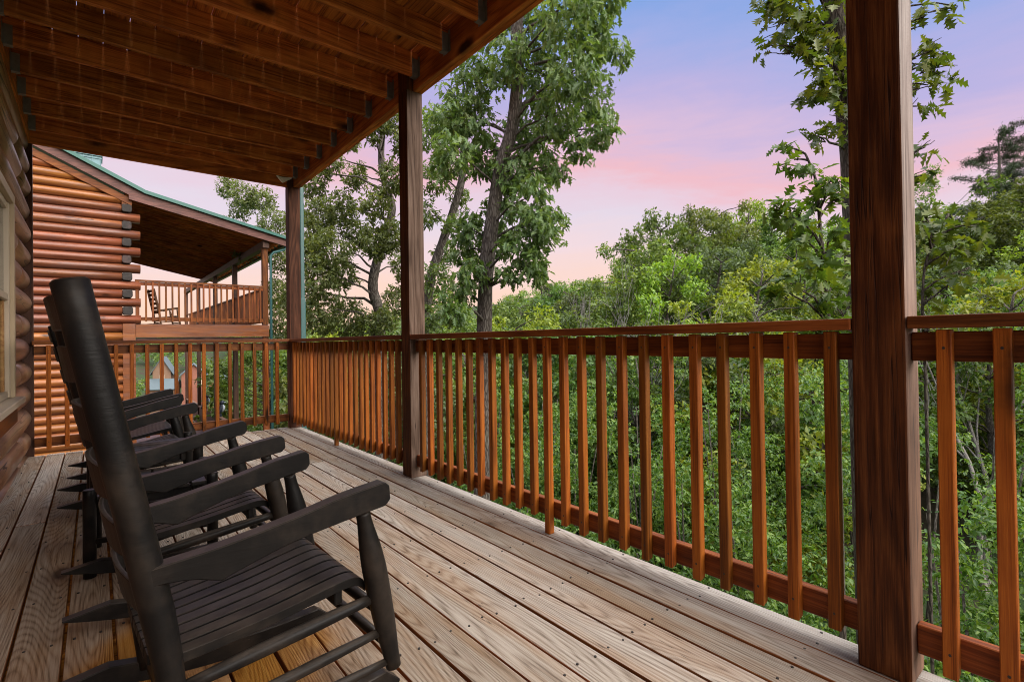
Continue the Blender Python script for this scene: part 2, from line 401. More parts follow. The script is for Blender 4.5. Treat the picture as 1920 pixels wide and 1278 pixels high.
M['leaf_pine'] = leaf_mat('leaf_pine', (0.012, 0.022, 0.010), (0.03, 0.05, 0.02), (0.06, 0.085, 0.03), 0.6, 0.15)

def bark(name, dark, mid, light, sc=9.0):
    t = NT(name)
    tc = t.n('ShaderNodeTexCoord').outputs['Object']
    v = t.vscale(tc, (1, 1, 0.22))
    n1 = t.noise(v, sc * 2.2, 5.0, 0.7, 0.6); n2 = t.noise(tc, 1.3, 3.0)
    vo = t.n('ShaderNodeTexVoronoi', feature='DISTANCE_TO_EDGE'); t.l(v, vo.inputs['Vector']); vo.inputs['Scale'].default_value = sc * 3.6
    cr = t.smooth(vo.outputs['Distance'], 0.0, 0.22)
    f = t.math('ADD', t.math('MULTIPLY', n1, 0.75), t.math('MULTIPLY', cr, 0.25))
    c = t.ramp(f, [(0.2, dark), (0.55, mid), (0.85, light)])
    c = t.mixc(t.math('MULTIPLY', t.smooth(n2, 0.5, 0.75), 0.3), c, (0.10, 0.12, 0.07))
    t.finish(c, 0.85, f, 0.9, 0.03, 0.2)
    return t.m
M['bark'] = bark('bark_grey', (0.018, 0.014, 0.011), (0.085, 0.072, 0.06), (0.22, 0.20, 0.175))
M['bark_dark'] = bark('bark_dark', (0.02, 0.016, 0.012), (0.07, 0.058, 0.046), (0.16, 0.14, 0.115))
M['bark_pale'] = bark('bark_pale', (0.14, 0.125, 0.11), (0.28, 0.26, 0.235), (0.42, 0.40, 0.37), 14)

def ground_mat():
    t = NT('forest_floor')
    tc = t.n('ShaderNodeTexCoord').outputs['Object']
    n1 = t.noise(tc, 0.35, 5.0, 0.65); n2 = t.noise(tc, 9.0, 5.0, 0.7)
    c = t.mixc(n2, (0.02, 0.016, 0.01), (0.06, 0.048, 0.03))
    c = t.mixc(t.smooth(n1, 0.4, 0.6), c, t.mixc(n2, (0.015, 0.032, 0.010), (0.04, 0.075, 0.022)))
    t.finish(c, 0.9, n2, 0.8, 0.05, 0.2)
    return t.m
M['ground'] = ground_mat()

# ================================================================== THE CABIN'S LOWER PORCH
# deck top is z = 0; X runs outward from the cabin wall, Y along the porch away from the camera
PX0, PX1 = -0.129, 0.0125          # post faces (inner, outer)
POST_Y = [0.426, 3.5215, 6.618]
PW = 0.1415
rnd = random.Random(3)

# ---- deck
deck = tag(empty('porch_deck', (-1.3, 2.7, 0)), 'weathered grey and brown porch deck of long boards with dark gaps', 'deck')
def at0(o):                         # parts are built in world coordinates; keep them there under a moved parent
    o.matrix_parent_inverse = Matrix.Translation(-Vector(o.parent.location)) if o.parent.rotation_euler.z == 0 else o.parent.matrix_basis.inverted()
    return o
mb = MB(); sc = MB()
pitch = 0.1455
for k in range(18):
    x1 = 0.004 - k * pitch; x0 = x1 - pitch + 0.0095
    if x0 < -2.62: x0 = -2.62
    cuts = [-1.3, 6.725 + rnd.uniform(-0.006, 0.004)]
    if k in (3, 8, 12, 16, 17): cuts.insert(1, [0.1, 0, 0, 4.56, 0, 0, 0, 0, 0.5, 0, 0, 0, 0.3][k] if k < 13 else [4.15, 3.74][k - 16])
    for a, b in zip(cuts[:-1], cuts[1:]):
        dz = rnd.uniform(-0.002, 0.002)
        mb.box(x0 + rnd.uniform(-.0012, .0012), x1 + rnd.uniform(-.0012, .0012), a + 0.002, b - 0.002, -0.036 + dz, dz)
    w = x1 - x0
    for j in range(19):
        yj = -1.02 + j * 0.4318
        for q in (0.2, 0.8):
            xx = x0 + w * q + rnd.uniform(-.012, .012); yy = yj + rnd.uniform(-.014, .014)
            n = 7; rr = 0.0046
            sc.add([(xx + rr * math.cos(6.283 * i / n), yy + rr * math.sin(6.283 * i / n), 0.0028) for i in range(n)] +
                   [(xx + rr * math.cos(6.283 * i / n), yy + rr * math.sin(6.283 * i / n), -0.002) for i in range(n)],
                   [tuple(range(n))] + [(i, n + i, n + (i + 1) % n, (i + 1) % n) for i in range(n)])
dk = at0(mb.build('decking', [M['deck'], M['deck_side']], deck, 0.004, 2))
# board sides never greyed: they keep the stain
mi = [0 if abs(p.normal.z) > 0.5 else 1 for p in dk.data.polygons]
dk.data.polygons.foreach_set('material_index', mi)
at0(sc.build('screw_heads', M['screw'], deck))['kind'] = 'stuff'
mb = MB()
for j in range(19):
    yj = -1.02 + j * 0.4318
    mb.box(-2.6, -0.06, yj - .019, yj + .019, -0.235, -0.0385)
mb.box(-0.055, -0.012, -1.3, 6.68, -0.275, -0.0385)
mb.box(-2.6, -0.06, 6.64, 6.68, -0.275, -0.0385)
at0(mb.build('floor_joists', M['ceil_x'], deck, 0.003))
for y in (0.5, 3.6, 6.6):
    mb = MB(); mb.box(-0.2, -0.062, y - .07, y + .07, -9.0, -0.237); at0(mb.build('support_post', M['post'], deck, 0.006))

# ---- posts
def porch_post(y, label, side, main=None):
    mb = MB()
    mb.box(PX0, PX1, y, y + PW, 0.0015, 3.076)
    mb.box(PX0, -0.066, y, y + PW, 3.0762, 3.342)
    o = mb.build('porch_post', [main or M['post'], side], None, 0.006, 2)
    for p in o.data.polygons:                       # the end faces have lost their stain to the weather
        if p.normal.y < -0.5 and p.center.z < 3.07: p.material_index = 1
    tag(o, label, 'post', 'posts of the near porch')
    o.location = (0, 0, 0)
    return o
porch_post(POST_Y[0], 'thick dark brown porch post nearest, with one pale weathered side', M['post_pale'])
porch_post(POST_Y[1], 'brown square porch post standing between the two long railing sections', M['post_mid'])
porch_post(POST_Y[2], 'brown corner porch post beside the teal downspout pipe', M['post_dark'], M['post_dark'])

# ---- railings
def railing_long(y0, y1, centres, long_ones, label):
    r = tag(empty('porch_railing', (-0.08, (y0 + y1) / 2, 0)), label, 'railing', 'railing sections of the near porch')
    g = 0.002
    mb = MB(); mb.box(-0.131, -0.041, y0 + g, y1 - g, 1.094, 1.132); at0(mb.build('cap_rail', M['rail_y'], r, 0.004, 2))
    mb = MB(); mb.box(-0.0795, -0.0415, y0 + g, y1 - g, 0.994, 1.0835); at0(mb.build('upper_rail', M['rail_y'], r, 0.003))
    mb = MB(); mb.box(-0.0795, -0.0415, y0 + g, y1 - g, 0.087, 0.178); at0(mb.build('bottom_rail', M['rail_y'], r, 0.003))
    for i, c in enumerate(centres):
        w = 0.0185 + rnd.uniform(-.0008, .0012)
        z0 = 0.0025 if i in long_ones else 0.072 + rnd.uniform(-.012, .008)
        z1 = 1.0915 - rnd.uniform(0, .003)
        mb = MB()
        t = rnd.uniform(-.004, .004)
        prof = [(-0.1175, z0), (-0.080, z0 + 0.010 if i not in long_ones else z0), (-0.080, z1), (-0.1175, z1)]
        mb.prism(prof, 'y', c - w + t, c + w + t)
        for zz in (1.035, 0.135):                   # screw heads
            n = 6
            mb.add([(-0.1183, c + t + .004 * math.cos(6.283 * q / n), zz + .005 * math.sin(6.283 * q / n)) for q in range(n)], [tuple(range(n))], 1)
        at0(mb.build('baluster', [M['baluster'], M['screw']], r, 0.0025))
    return r
AB = [0.638 + 0.1251 * i for i in range(24) if 0.638 + 0.1251 * i < 3.47]
railing_long(POST_Y[0] + PW, POST_Y[1], AB, (11,), 'long stained railing section between the nearest post and the middle post')
BC = [3.775 + 0.1262 * i for i in range(23) if 3.775 + 0.1262 * i < 6.56]
railing_long(POST_Y[1] + PW, POST_Y[2], BC, (11,), 'stained railing section whose balusters close up towards the corner post')
railing_long(-1.3, POST_Y[0], [0.345 - 0.1275 * i for i in range(12)], (), 'short stained railing section to the far side of the thick nearest post')
# end railing across the far end of the porch
er = tag(empty('porch_railing', (-1.3, 6.7, 0)), 'stained end railing across the far end of the deck, log cabin seen behind', 'railing', 'railing sections of the near porch')
mb = MB(); mb.box(-2.56, PX0 - .002, 6.622, 6.711, 1.094, 1.132); at0(mb.build('cap_rail', M['rail_x'], er, 0.004, 2))
mb = MB(); mb.box(-2.55, PX0 - .002, 6.674, 6.7115, 0.994, 1.0835); at0(mb.build('upper_rail', M['rail_x'], er, 0.003))
mb = MB(); mb.box(-2.55, PX0 - .002, 6.674, 6.7115, 0.087, 0.178); at0(mb.build('bottom_rail', M['rail_x'], er, 0.003))
for i in range(18):
    c = -0.277 - 0.1352 * i
    if c < -2.53: continue
    w = 0.0185; t = rnd.uniform(-.004, .004)
    mb = MB(); z0 = 0.07 + rnd.uniform(-.012, .008); z1 = 1.091
    mb.box(c - w + t, c + w + t, 6.6365, 6.6735, z0, z1)
    for zz in (1.035, 1.015, 0.135):
        mb.add([(c + t + .004 * math.cos(6.283 * q / 6), 6.6357, zz + .005 * math.sin(6.283 * q / 6)) for q in range(6)], [tuple(range(6))], 1)
    at0(mb.build('baluster', [M['baluster'], M['screw']], er, 0.0025))

# ---- the deck overhead
ud = tag(empty('upper_deck', (-1.3, 2.7, 3.2)), 'underside of the upper deck with stained joists and slits of daylight between boards', 'deck')
mb = MB()
for k in range(18):
    x1 = 0.02 - k * pitch; x0 = x1 - pitch + (0.0035 if k % 3 else 0.005)
    mb.box(max(x0, -2.62), x1, -1.6, 6.80, 3.3455, 3.383)
at0(mb.build('decking', M['ceil_y'], ud, 0.003))
mb = MB(); mb.box(-0.0635, -0.0195, -1.6, 6.76, 3.078, 3.3435); mb.box(-0.0185, 0.024, -1.6, 6.76, 3.081, 3.3435)
at0(mb.build('beam', M['ceil_y'], ud, 0.004))
mb = MB(); mb.box(-2.6, -0.066, 6.69, 6.728, 3.085, 3.3435)
at0(mb.build('rim_joist', M['ceil_x'], ud, 0.003))
mb = MB(); mb.box(-2.61, -2.565, -1.6, 6.688, 3.09, 3.3435)
at0(mb.build('ledger_board', M['ceil_y'], ud, 0.003))
JY = [2.604 + 0.4316 * i for i in range(-9, 10)]
for y in JY:
    mb = MB(); mb.box(-2.563, -0.0655, y - .019, y + .019, 3.158 + rnd.uniform(-.003, .003), 3.3435)
    j = mb.build('joist', M['ceil_x'], ud, 0.003); at0(j)
    for xa, xb, xf in ((-0.118, -0.067, -0.0665), (-2.561, -2.51, -2.5625)):
        mb = MB()
        mb.box(xa, xb, y - .0215, y + .0215, 3.1515, 3.1535)
        for s_ in (-1, 1):
            mb.box(xa, xb, y + s_ * .0215 - .001, y + s_ * .0215 + .001, 3.154, 3.29)
            mb.box(xf - .0008, xf + .0008, y + s_ * .0225 + min(0, s_ * .026), y + s_ * .0225 + max(0, s_ * .026), 3.154, 3.31)
        h = mb.build('joist_hanger', M['galv'], j); h.matrix_parent_inverse = Matrix.Identity(4)

# ---- small things on the corner post
fl = tag(empty('floodlight', (-0.2, 6.56, 3.16)), 'small white plastic light fixture under the ceiling by the corner post', 'light fixture')
mb = MB(); mb.prism([(-0.285, 3.175), (-0.22, 3.165), (-0.10, 3.178), (-0.105, 3.163), (-0.205, 3.098), (-0.225, 3.108)], 'y', 6.565, 6.60); at0(mb.build('housing', M['white_plastic'], fl, 0.004, 2))
mb = MB(); mb.box(-0.21, -0.15, 6.601, 6.688, 3.14, 3.17); at0(mb.build('bracket', M['white_plastic'], fl, 0.003))
ds = tag(empty('downspout', (0.045, 6.71, 3.0)), 'teal metal downspout pipe fixed to the corner porch post', 'downspout')
mb = MB(); mb.box(0.020, 0.072, 6.645, 6.725, 1.62, 3.10); at0(mb.build('upper_pipe', M['teal_metal'], ds, 0.01, 3))
mb = MB(); mb.box(0.014, 0.080, 6.638, 6.732, -6.0, 1.66); at0(mb.build('lower_pipe', M['teal_metal'], ds, 0.01, 3))

# ---- our own cabin wall with its window
cab = tag(empty('log_cabin', (-2.7, 2.7, 0)), 'tan log cabin wall with a cream framed window beside the chairs', 'cabin')
def log_profile(h, bulge, n=9):
    return [(bulge * (math.sin(math.pi * i / n) ** 0.62 if 0 < i < n else 0), h * i / n) for i in range(n + 1)]
LH = 0.226
def log_wall_y(mb, x, y0, y1, z0, count, bulge=0.075, mi=0):
    for c in range(count):
        p = log_profile(LH - 0.004, bulge + rnd.uniform(-.006, .006))
        zz = z0 + c * LH
        yj = [y0, y1]
        if rnd.random() < 0.45: yj.insert(1, rnd.uniform(y0 + 1.5, y1 - 1.0))
        for a, b in zip(yj[:-1], yj[1:]):
            prof = [(x + q[0], zz + q[1]) for q in p] + [(x - 0.12, zz + LH - .004), (x - 0.12, zz)]
            n = len(p); ys = [a + 0.001, b - 0.001]
            if b - a > 2:
                k = int((b - a) / 0.5); ys = [a + .001 + (b - a - .002) * i / k for i in range(k + 1)]
            vs = []
            for yy in ys:
                wv = 0.005 * math.sin(yy * 1.9 + c * 2.1); vs += [(q[0] + (wv if i < n else 0), yy, q[1]) for i, q in enumerate(prof)]
            m_ = len(prof); fs = []
            for s_ in range(len(ys) - 1):
                for i in range(m_):
                    j = (i + 1) % m_
                    fs.append((s_ * m_ + i, (s_ + 1) * m_ + i, (s_ + 1) * m_ + j, s_ * m_ + j))
            fs.append(tuple(range(m_))); fs.append(tuple(range(len(vs) - 1, len(vs) - m_ - 1, -1)))
            mb.add(vs, fs, mi, True)
WX = -2.645
WY0, WY1, WZ0, WZ1 = 3.35, 4.70, 0.74, 2.10        # window opening
mb = MB()
log_wall_y(mb, WX, 4.60, 6.705, -0.19, 16)
log_wall_y(mb, WX, -1.3, WY0 + .1, -0.19, 16)
log_wall_y(mb, WX, WY0 + .098, 4.602, -0.19, 4)
log_wall_y(mb, WX, WY0 + .098, 4.602, -0.19 + 10 * LH, 6)
at0(mb.build('log_wall', M['log_own'], cab))
mb = MB(); mb.box(-2.66, -2.553, 6.706, 6.75, -0.3, 3.09); at0(mb.build('corner_board', M['trim_dark'], cab, 0.003))
mb = MB(); mb.box(-6.0, -2.775, -1.3, 6.705, -9, 3.3); at0(mb.build('inner_wall', M['trim_dark'], cab))
mb = MB(); mb.box(-2.78, -2.66, WY0, 4.60, 0.70, 2.12); 
win = at0(MB.build(mb, 'window', M['curtain'], cab))
def wpart(name, boxes, mat, bev=0.003):
    m_ = MB()
    for b in boxes: m_.box(*b)
    o = m_.build(name, mat, win, bev); o.matrix_parent_inverse = win.matrix_parent_inverse.copy() @ Matrix.Identity(4)
    o.matrix_parent_inverse = Matrix.Identity(4)
    return o
ox = -2.50
wpart('outer_casing', [(-2.70, ox, WY1 - .06, WY1, WZ0, WZ1), (-2.70, ox, WY0, WY0 + .06, WZ0, WZ1), (-2.70, ox, WY0 + .0605, WY1 - .0605, WZ1 - .06, WZ1)], M['vinyl'])
wpart('sash_frame', [(-2.69, ox - .022, WY1 - .105, WY1 - .061, WZ0 + .002, WZ1 - .061), (-2.69, ox - .022, WY0 + .061, WY0 + .105, WZ0 + .002, WZ1 - .061),
                (-2.69, ox - .03, WY0 + .1055, WY1 - .1055, WZ1 - .105, WZ1 - .061), (-2.69, ox - .03, WY0 + .1055, WY1 - .1055, WZ0 + .002, WZ0 + .045),
                (-2.69, ox - .026, WY0 + .1055, WY1 - .1055, 1.385, 1.43)], M['vinyl_white'])
wpart('inner_stop', [(-2.65, ox - .045, WY1 - .150, WY1 - .1058, WZ0 + .046, 1.384)], M['pine_y'])
wpart('pane', [(ox - .052, ox - .047, WY0 + .106, WY1 - .106, 1.431, WZ1 - .106), (ox - .062, ox - .057, WY0 + .106, WY1 - .106, WZ0 + .046, 1.384)], M['glass'], 0)
wpart('sill', [(-2.70, ox + .045, WY0 - .05, WY1 + .04, WZ0 - .045, WZ0 - .002)], M['vinyl_white'], 0.006)
wpart('apron_board', [(-2.70, ox + .005, WY0 - .04, WY1 + .02, WZ0 - .175, WZ0 - .047)], M['rail_y'], 0.004)

# ================================================================== ROCKING CHAIRS
def smoothpath(P, n):
    """Catmull-Rom through 2D/3D points"""
    P = [np.array(p, float) for p in P]; out = []
    Q = [2 * P[0] - P[1]] + P + [2 * P[-1] - P[-2]]
    for i in range(1, len(Q) - 2):
        for k in range(n):
            t = k / n
            out.append(0.5 * ((2 * Q[i]) + (-Q[i - 1] + Q[i + 1]) * t + (2 * Q[i - 1] - 5 * Q[i] + 4 * Q[i + 1] - Q[i + 2]) * t * t + (-Q[i - 1] + 3 * Q[i] - 3 * Q[i + 1] + Q[i + 2]) * t ** 3))
    out.append(P[-1]); return out

def make_chair(name, label, group, mat, loc, rz):
    t = tag(empty(name, loc, rz), label, 'rocking chair', group)
    for s in (-1, 1):
        # back post: one turned pole from rocker to top
        P = [(-.168, s * .238, .085), (-.195, s * .239, .34), (-.242, s * .239, .60), (-.303, s * .239, .90), (-.365, s * .239, 1.212)]
        pts = smoothpath(P, 5); n = len(pts); mb = MB()
        rad = [.024 + .011 * min(1, i / 7.0) for i in range(n)]
        d = (pts[-1] - pts[-2]); d /= np.linalg.norm(d)
        pts = pts + [pts[-1] + d * .006]; rad = rad + [.029]
        mb.tube(pts, rad, 20); mb.build('back_post', mat, t)
        # front leg
        P = [(.386, s * .285, .085), (.353, s * .286, .25), (.322, s * .287, .41), (.297, s * .288, .53), (.288, s * .288, .575)]
        mb = MB(); mb.tube(smoothpath(P, 5), [.023, .024, .026, .029, .031, .033, .034, .035, .0355, .036, .0355, .034, .032, .029, .026, .0235, .022, .0215, .021, .021, .021], 18)
        mb.build('front_leg', mat, t)
        # arm: tall board with a scallop under its rear end
        top = smoothpath([(-.232, .564), (-.08, .580), (.10, .612), (.22, .639), (.345, .658)], 4) + [np.array((.360, .645))]
        bot = [np.array((.363, .604)), np.array((.348, .588))] + smoothpath([(.33, .585), (.23, .571), (.08, .546), (-.045, .510), (-.085, .496)], 3) + [np.array(p) for p in ((-.105, .502), (-.135, .513), (-.17, .520), (-.205, .523), (-.232, .522))]
        prof = [tuple(p) for p in top] + [tuple(p) for p in bot]
        m_ = len(prof); mb = MB(); th = .019
        def yc(x): return s * (.250 + .048 * (x + .232) / .59)
        def wd(x): return th + .004
        vs = [(p[0], yc(p[0]) - wd(p[0]), p[1]) for p in prof] + [(p[0], yc(p[0]) + wd(p[0]), p[1]) for p in prof]
        fs = [tuple(range(m_ - 1, -1, -1)), tuple(range(m_, 2 * m_))] + [(i, (i + 1) % m_, m_ + (i + 1) % m_, m_ + i) for i in range(m_)]
        if s < 0: pass
        mb.add(vs, fs); mb.build('arm', mat, t, 0.003, 1)
        # rocker: curved board, both ends cut to a point
        def rb(x): return 2.1 - math.sqrt(4.41 - (x - .25) ** 2) + 0.001
        xs = [-.40 + .815 * i / 18 for i in range(19)]
        lo = [(x, rb(x)) for x in xs]; hi = [(x, rb(x) + .060) for x in xs if -.295 < x < .38]
        prof = lo + [(.42, rb(.42) + .012)] + hi[::-1] + [(-.404, rb(-.40) + .005)]
        mb = MB(); mb.prism(prof, 'y', s * .25 - .021, s * .25 + .021); mb.build('rocker', mat, t, 0.003)
        for za, zb, r in ((.250, .312, .019), (.145, .203, .016), (.075, .105, .014)):
            mb = MB()
            xa = -.168 - (za - .085) * .13; xb = .386 - (zb - .085) * .2
            P = [(xa + .02, s * .238, za), (xa + (xb - xa) * .5, s * .262, (za + zb) / 2 + .001), (xb - .02, s * .284, zb)]
            mb.tube(smoothpath(P, 4), [r * .75, r * .85, r * .95, r, r, r, r * .95, r * .85, r * .75], 10); mb.build('side_rung', mat, t)
    for za, r in ((.255, .018), (.15, .016)):
        mb = MB(); xb = .386 - (za - .085) * .2
        mb.tube([(xb, -.265, za), (xb, -.1, za), (xb, .1, za), (xb, .265, za)], [r * .8, r, r, r * .8], 10); mb.build('front_rung', mat, t)
    mb = MB(); mb.tube([(-.185, -.22, .19), (-.185, 0, .19), (-.185, .22, .19)], [.013, .016, .013], 10); mb.build('rear_rung', mat, t)
    # seat of nine slats running front to back with a rolled front edge
    mb = MB(); ns = 9
    zp = smoothpath([(-.225, .322), (-.10, .330), (.06, .348), (.19, .370), (.262, .379), (.296, .370), (.308, .352)], 3)
    for i in range(ns):
        f0 = (i + .5) / ns * 2 - 1
        def yy(x, e):
            w = .222 + .043 * (x + .22) / .52
            return (f0 + e * (1 / ns - .021)) * w
        vs = []
        for q in zp:
            x, z = q
            if i in (0, ns - 1) and x < -.10: x = max(x, -.19)
            for e, dz in ((-1, 0), (1, 0), (1, -.026), (-1, -.026)): vs.append((x, yy(x, e), z + dz))
        n = len(zp); fs = [(3, 2, 1, 0), (4 * n - 4, 4 * n - 3, 4 * n - 2, 4 * n - 1)]
        for k in range(n - 1):
            for e in range(4):
                e2 = (e + 1) % 4; fs.append((4 * k + e, 4 * k + e2, 4 * k + 4 + e2, 4 * k + 4 + e))
        mb.add(vs, fs)
    mb.build('seat', mat, t, 0.0015)
    for x, z in ((-.20, .282), (.235, .338)):
        mb = MB(); mb.box(x - .012, x + .012, -.235, .235, z - .035, z + .012); mb.build('seat_rail', mat, t, 0.003)
    # ladder back: bowed horizontal slats
    for z in (.47, .61, .75, .89, 1.03, 1.155):
        mb = MB(); vs = []; n = 10
        for i in range(n + 1):
            y = -.235 + .47 * i / n; bow = -.035 * (1 - (2 * i / n - 1) ** 2)
            hh = .044 - .014 * abs(2 * i / n - 1) ** 3
            def bx(zz): return -.183 - (zz - .25) * .193 + bow
            for zz, dx in ((z - hh, -.006), (z - hh, .006), (z + hh, .006), (z + hh, -.006)): vs.append((bx(zz) + dx, y, zz if zz < 1.19 else 1.19))
        fs = [(0, 1, 2, 3), (4 * n + 3, 4 * n + 2, 4 * n + 1, 4 * n)]
        for k in range(n):
            for e in range(4):
                e2 = (e + 1) % 4; fs.append((4 * k + e2, 4 * k + e, 4 * k + 4 + e, 4 * k + 4 + e2))
        mb.add(vs, fs); mb.build('back_slat', mat, t, 0.003, 2)
    return t
GC = 'black rocking chairs in a row on the porch'
ch1 = make_chair('rocking_chair', 'black wooden rocking chair nearest the camera, with tall leaning back post', GC, M['chair'], (-1.772, 1.671, 0.003), R(3.9))
def place_chair(x, y, rz, tilt, label):
    c = copy_tree(ch1); c.location = (x, y, 0.004); c.rotation_euler = (0, R(-tilt), R(rz)); c['label'] = label
    return c
place_chair(-1.784, 2.631, 2.5, 1.0, 'black wooden rocking chair between the nearest chair and the slatted tables')
place_chair(-1.872, 4.329, 2.5, 2.0, 'black wooden rocking chair just past the slatted tables')
place_chair(-1.848, 5.182, 1.0, 2.0, 'black wooden rocking chair farthest along the row, next to the end railing')

def slat_table(name, label, loc, rz, along, h, w=.46, d=.46, n=6):
    t = tag(empty(name, loc, rz), label, 'side table', 'low black slatted tables between the chairs')
    mb = MB()
    for i in range(n):
        a = -w / 2 + i * w / n + .004; b = a + w / n - .009
        if along == 'y': mb.box(a, b, -d / 2, d / 2, .402 + h, .420 + h)
        else: mb.box(-d / 2, d / 2, a, b, .402 + h, .420 + h)
    mb.build('table_top', M['chair'], t, 0.003)
    mb = MB()
    for s in (-1, 1):
        mb.box(s * .175 - .012, s * .175 + .012, -.2, .2, .35 + h, .401 + h); mb.box(-.16, .16, s * .175 - .012, s * .175 + .012, .35 + h, .4005 + h)
    mb.build('apron', M['chair'], t, 0.003)
    for sx in (-1, 1):
        for sy in (-1, 1):
            mb = MB(); mb.tube([(sx * .252, sy * .215, .0), (sx * .252, sy * .215, .43 + h), (sx * .252, sy * .215, .452 + h), (sx * .252, sy * .215, .456 + h)], [.026, .026, .026, .022], 14); mb.build('leg', M['chair'], t)
    for sy in (-1, 1):
        mb = MB(); mb.tube([(-.235, sy * .215, .16), (.235, sy * .215, .16)], .014, 8); mb.build('stretcher', M['chair'], t)
    return t
slat_table('side_table', 'low black slatted table with its slats running along the deck boards', (-1.84, 3.22, 0.002), R(-3), 'y', -.05)
slat_table('side_table', 'low black slatted table with its slats running across the deck boards', (-1.84, 3.74, 0.002), R(0), 'x', .03)

# ================================================================== THE CABIN NEXT DOOR
NY = 16.5
nb = tag(empty('log_cabin', (-2.0, NY, -3.0)), 'red brown log cabin next door with green metal roof and covered upper porch', 'cabin')
mr, mg, me_ = MB(), MB(), MB()
def log_x(mb, x0, x1, z, h, y=NY, bulge=0.108):
    p = log_profile(h - .003, bulge + rnd.uniform(-.006, .006), 8)
    n = max(2, int((x1 - x0) / 0.8)); vs = []
    m_ = len(p) + 2
    ph = rnd.uniform(0, 6)
    for i in range(n + 1):
        x = x0 + (x1 - x0) * i / n; wv = .006 * math.sin(x * 1.7 + ph)
        vs += [(x, y - q[0] + wv, z + q[1]) for q in p] + [(x, y + .15, z + h - .003), (x, y + .15, z)]
    fs = [(s_ * m_ + i, s_ * m_ + (i + 1) % m_, (s_ + 1) * m_ + (i + 1) % m_, (s_ + 1) * m_ + i) for s_ in range(n) for i in range(m_)]
    fs += [tuple(range(m_ - 1, -1, -1)), tuple(range(n * m_, n * m_ + m_))]
    mb.add(vs, fs, 0, True)
NH = 0.2262
ends = []
for c in range(-32, 25):
    z = 1.66 + c * NH
    xr = -1.45
    if z < 1.3: mb_ = mg
    elif z > 4.75: mb_ = mg
    else: mb_ = mr
    if z < 1.45:
        log_x(mb_, -11.0, -1.50, z, NH)
    elif z < 4.75:
        if c % 2 == 0: log_x(mb_, -11.0, -1.10, z, NH, NY, .108)
        else:
            log_x(mb_, -11.0, -1.50, z, NH); ends.append(z)
    else:
        xr = -1.45 - (z + .02 - 4.86) / .479
        log_x(mb_, -11.0, min(-1.45, xr), z, NH)
at0(mr.build('log_wall', M['log_red'], nb)); at0(mg.build('gable_log_wall', M['log_gold'], nb))
for z in ends:
    mb = MB(); w = rnd.uniform(-.03, .015)
    prof = [(-1.495 + .03, z + .012), (-1.275 - .03 + w, z + .008), (-1.27 + w, z + .05), (-1.272 + w, z + .185), (-1.30 + w, z + .216), (-1.47, z + .216), (-1.497, z + .18), (-1.497, z + .045)]
    mb.prism(prof, 'y', NY - .12, NY + .2); at0(mb.build('log_end', M['log_end'], nb, 0.012, 2))
mb = MB(); mb.box(-1.498, -1.22, NY - .095, NY + .1, -6.0, 1.66); at0(mb.build('corner_board', M['log_gold'], nb, 0.004))
mb = MB(); log_wall_y(mb, -1.53, NY + .2, 28.0, -6.0, 46, .085); at0(mb.build('side_log_wall', M['log_red'], nb))
mb = MB(); mb.prism([(-11, 4.7), (-1.50, 4.7), (-1.50, 4.99), (-6.6, 7.42), (-11, 5.5)], 'y', NY + .02, NY + .12); mb.prism([(-1.28, 4.78), (-1.28, 4.97), (-6.6, 7.50), (-6.6, 7.31)], 'y', NY - .12, NY - .02); mb.box(-1.498, -1.28, NY - .1, NY + .1, 4.70, 4.92)
at0(mb.build('gable_trim', M['rail_x'], nb, 0.004))
# roof: steep main slope, flatter porch slope, metal covering and brown rakes
def zroof(x): return 5.10 - (x + 1.0) * .476 if x < -1.0 else 5.10 - (x + 1.0) * .2225
RX = -6.6
mb = MB()
prof = [(RX, zroof(RX) + .02), (-1.0, 5.12), (2.72, zroof(2.72) + .02), (2.72, zroof(2.72) + .085), (-.98, 5.20), (RX, zroof(RX) + .10), (-12.5, 4.95), (-12.5, 4.87)]
mb.prism(prof, 'y', 16.20, 28.6)
for k in range(40):
    y = 16.225 + k * .31
    for (xa, xb) in ((RX, -.99), (-.985, 2.715)):
        za = (zroof(xa) + .10) if xa < -1 else 5.198; zb = 5.202 if xb < 0 else zroof(2.715) + .087
        mb.add([(xa, y, za), (xb, y, zb), (xb, y, zb + .022), (xa, y, za + .022), (xa, y + .03, za), (xb, y + .03, zb), (xb, y + .03, zb + .022), (xa, y + .03, za + .022)], [(0, 1, 2, 3), (7, 6, 5, 4), (3, 2, 6, 7), (0, 3, 7, 4), (1, 5, 6, 2)])
at0(mb.build('roof', M['green_metal'], nb))
mb = MB(); mb.prism([(RX, zroof(RX) - .22), (-1.25, zroof(-1.25) - .22), (-1.0, 4.92), (-1.0, 5.118), (RX, zroof(RX) + .018)], 'y', 16.30, 16.345)
at0(mb.build('rake_board', M['fascia'], nb, 0.004))
mb = MB(); mb.prism([(-1.35, 4.93), (2.68, zroof(2.68) - .19), (2.68, zroof(2.68) + .018), (-.998, 5.118), (-1.35, 5.05)], 'y', 16.29, 16.335)
at0(mb.build('rake_board', M['fascia'], nb, 0.004))
mb = MB(); mb.prism([(-1.45, zroof(-1.2) - .06), (2.6, zroof(2.6) - .03), (2.6, zroof(2.6) + .015), (-1.45, zroof(-1.2) + .0)], 'y', 16.346, 28.5)
at0(mb.build('porch_ceiling', M['fascia'], nb))
for k in range(28):
    y = 16.45 + k * .43
    mb = MB(); mb.prism([(-1.42, zroof(-1.2) - .19), (2.55, zroof(2.55) - .17), (2.55, zroof(2.55) - .031), (-1.42, zroof(-1.2) - .062)], 'y', y, y + .04)
    at0(mb.build('rafter', M['ceil_x'], nb))
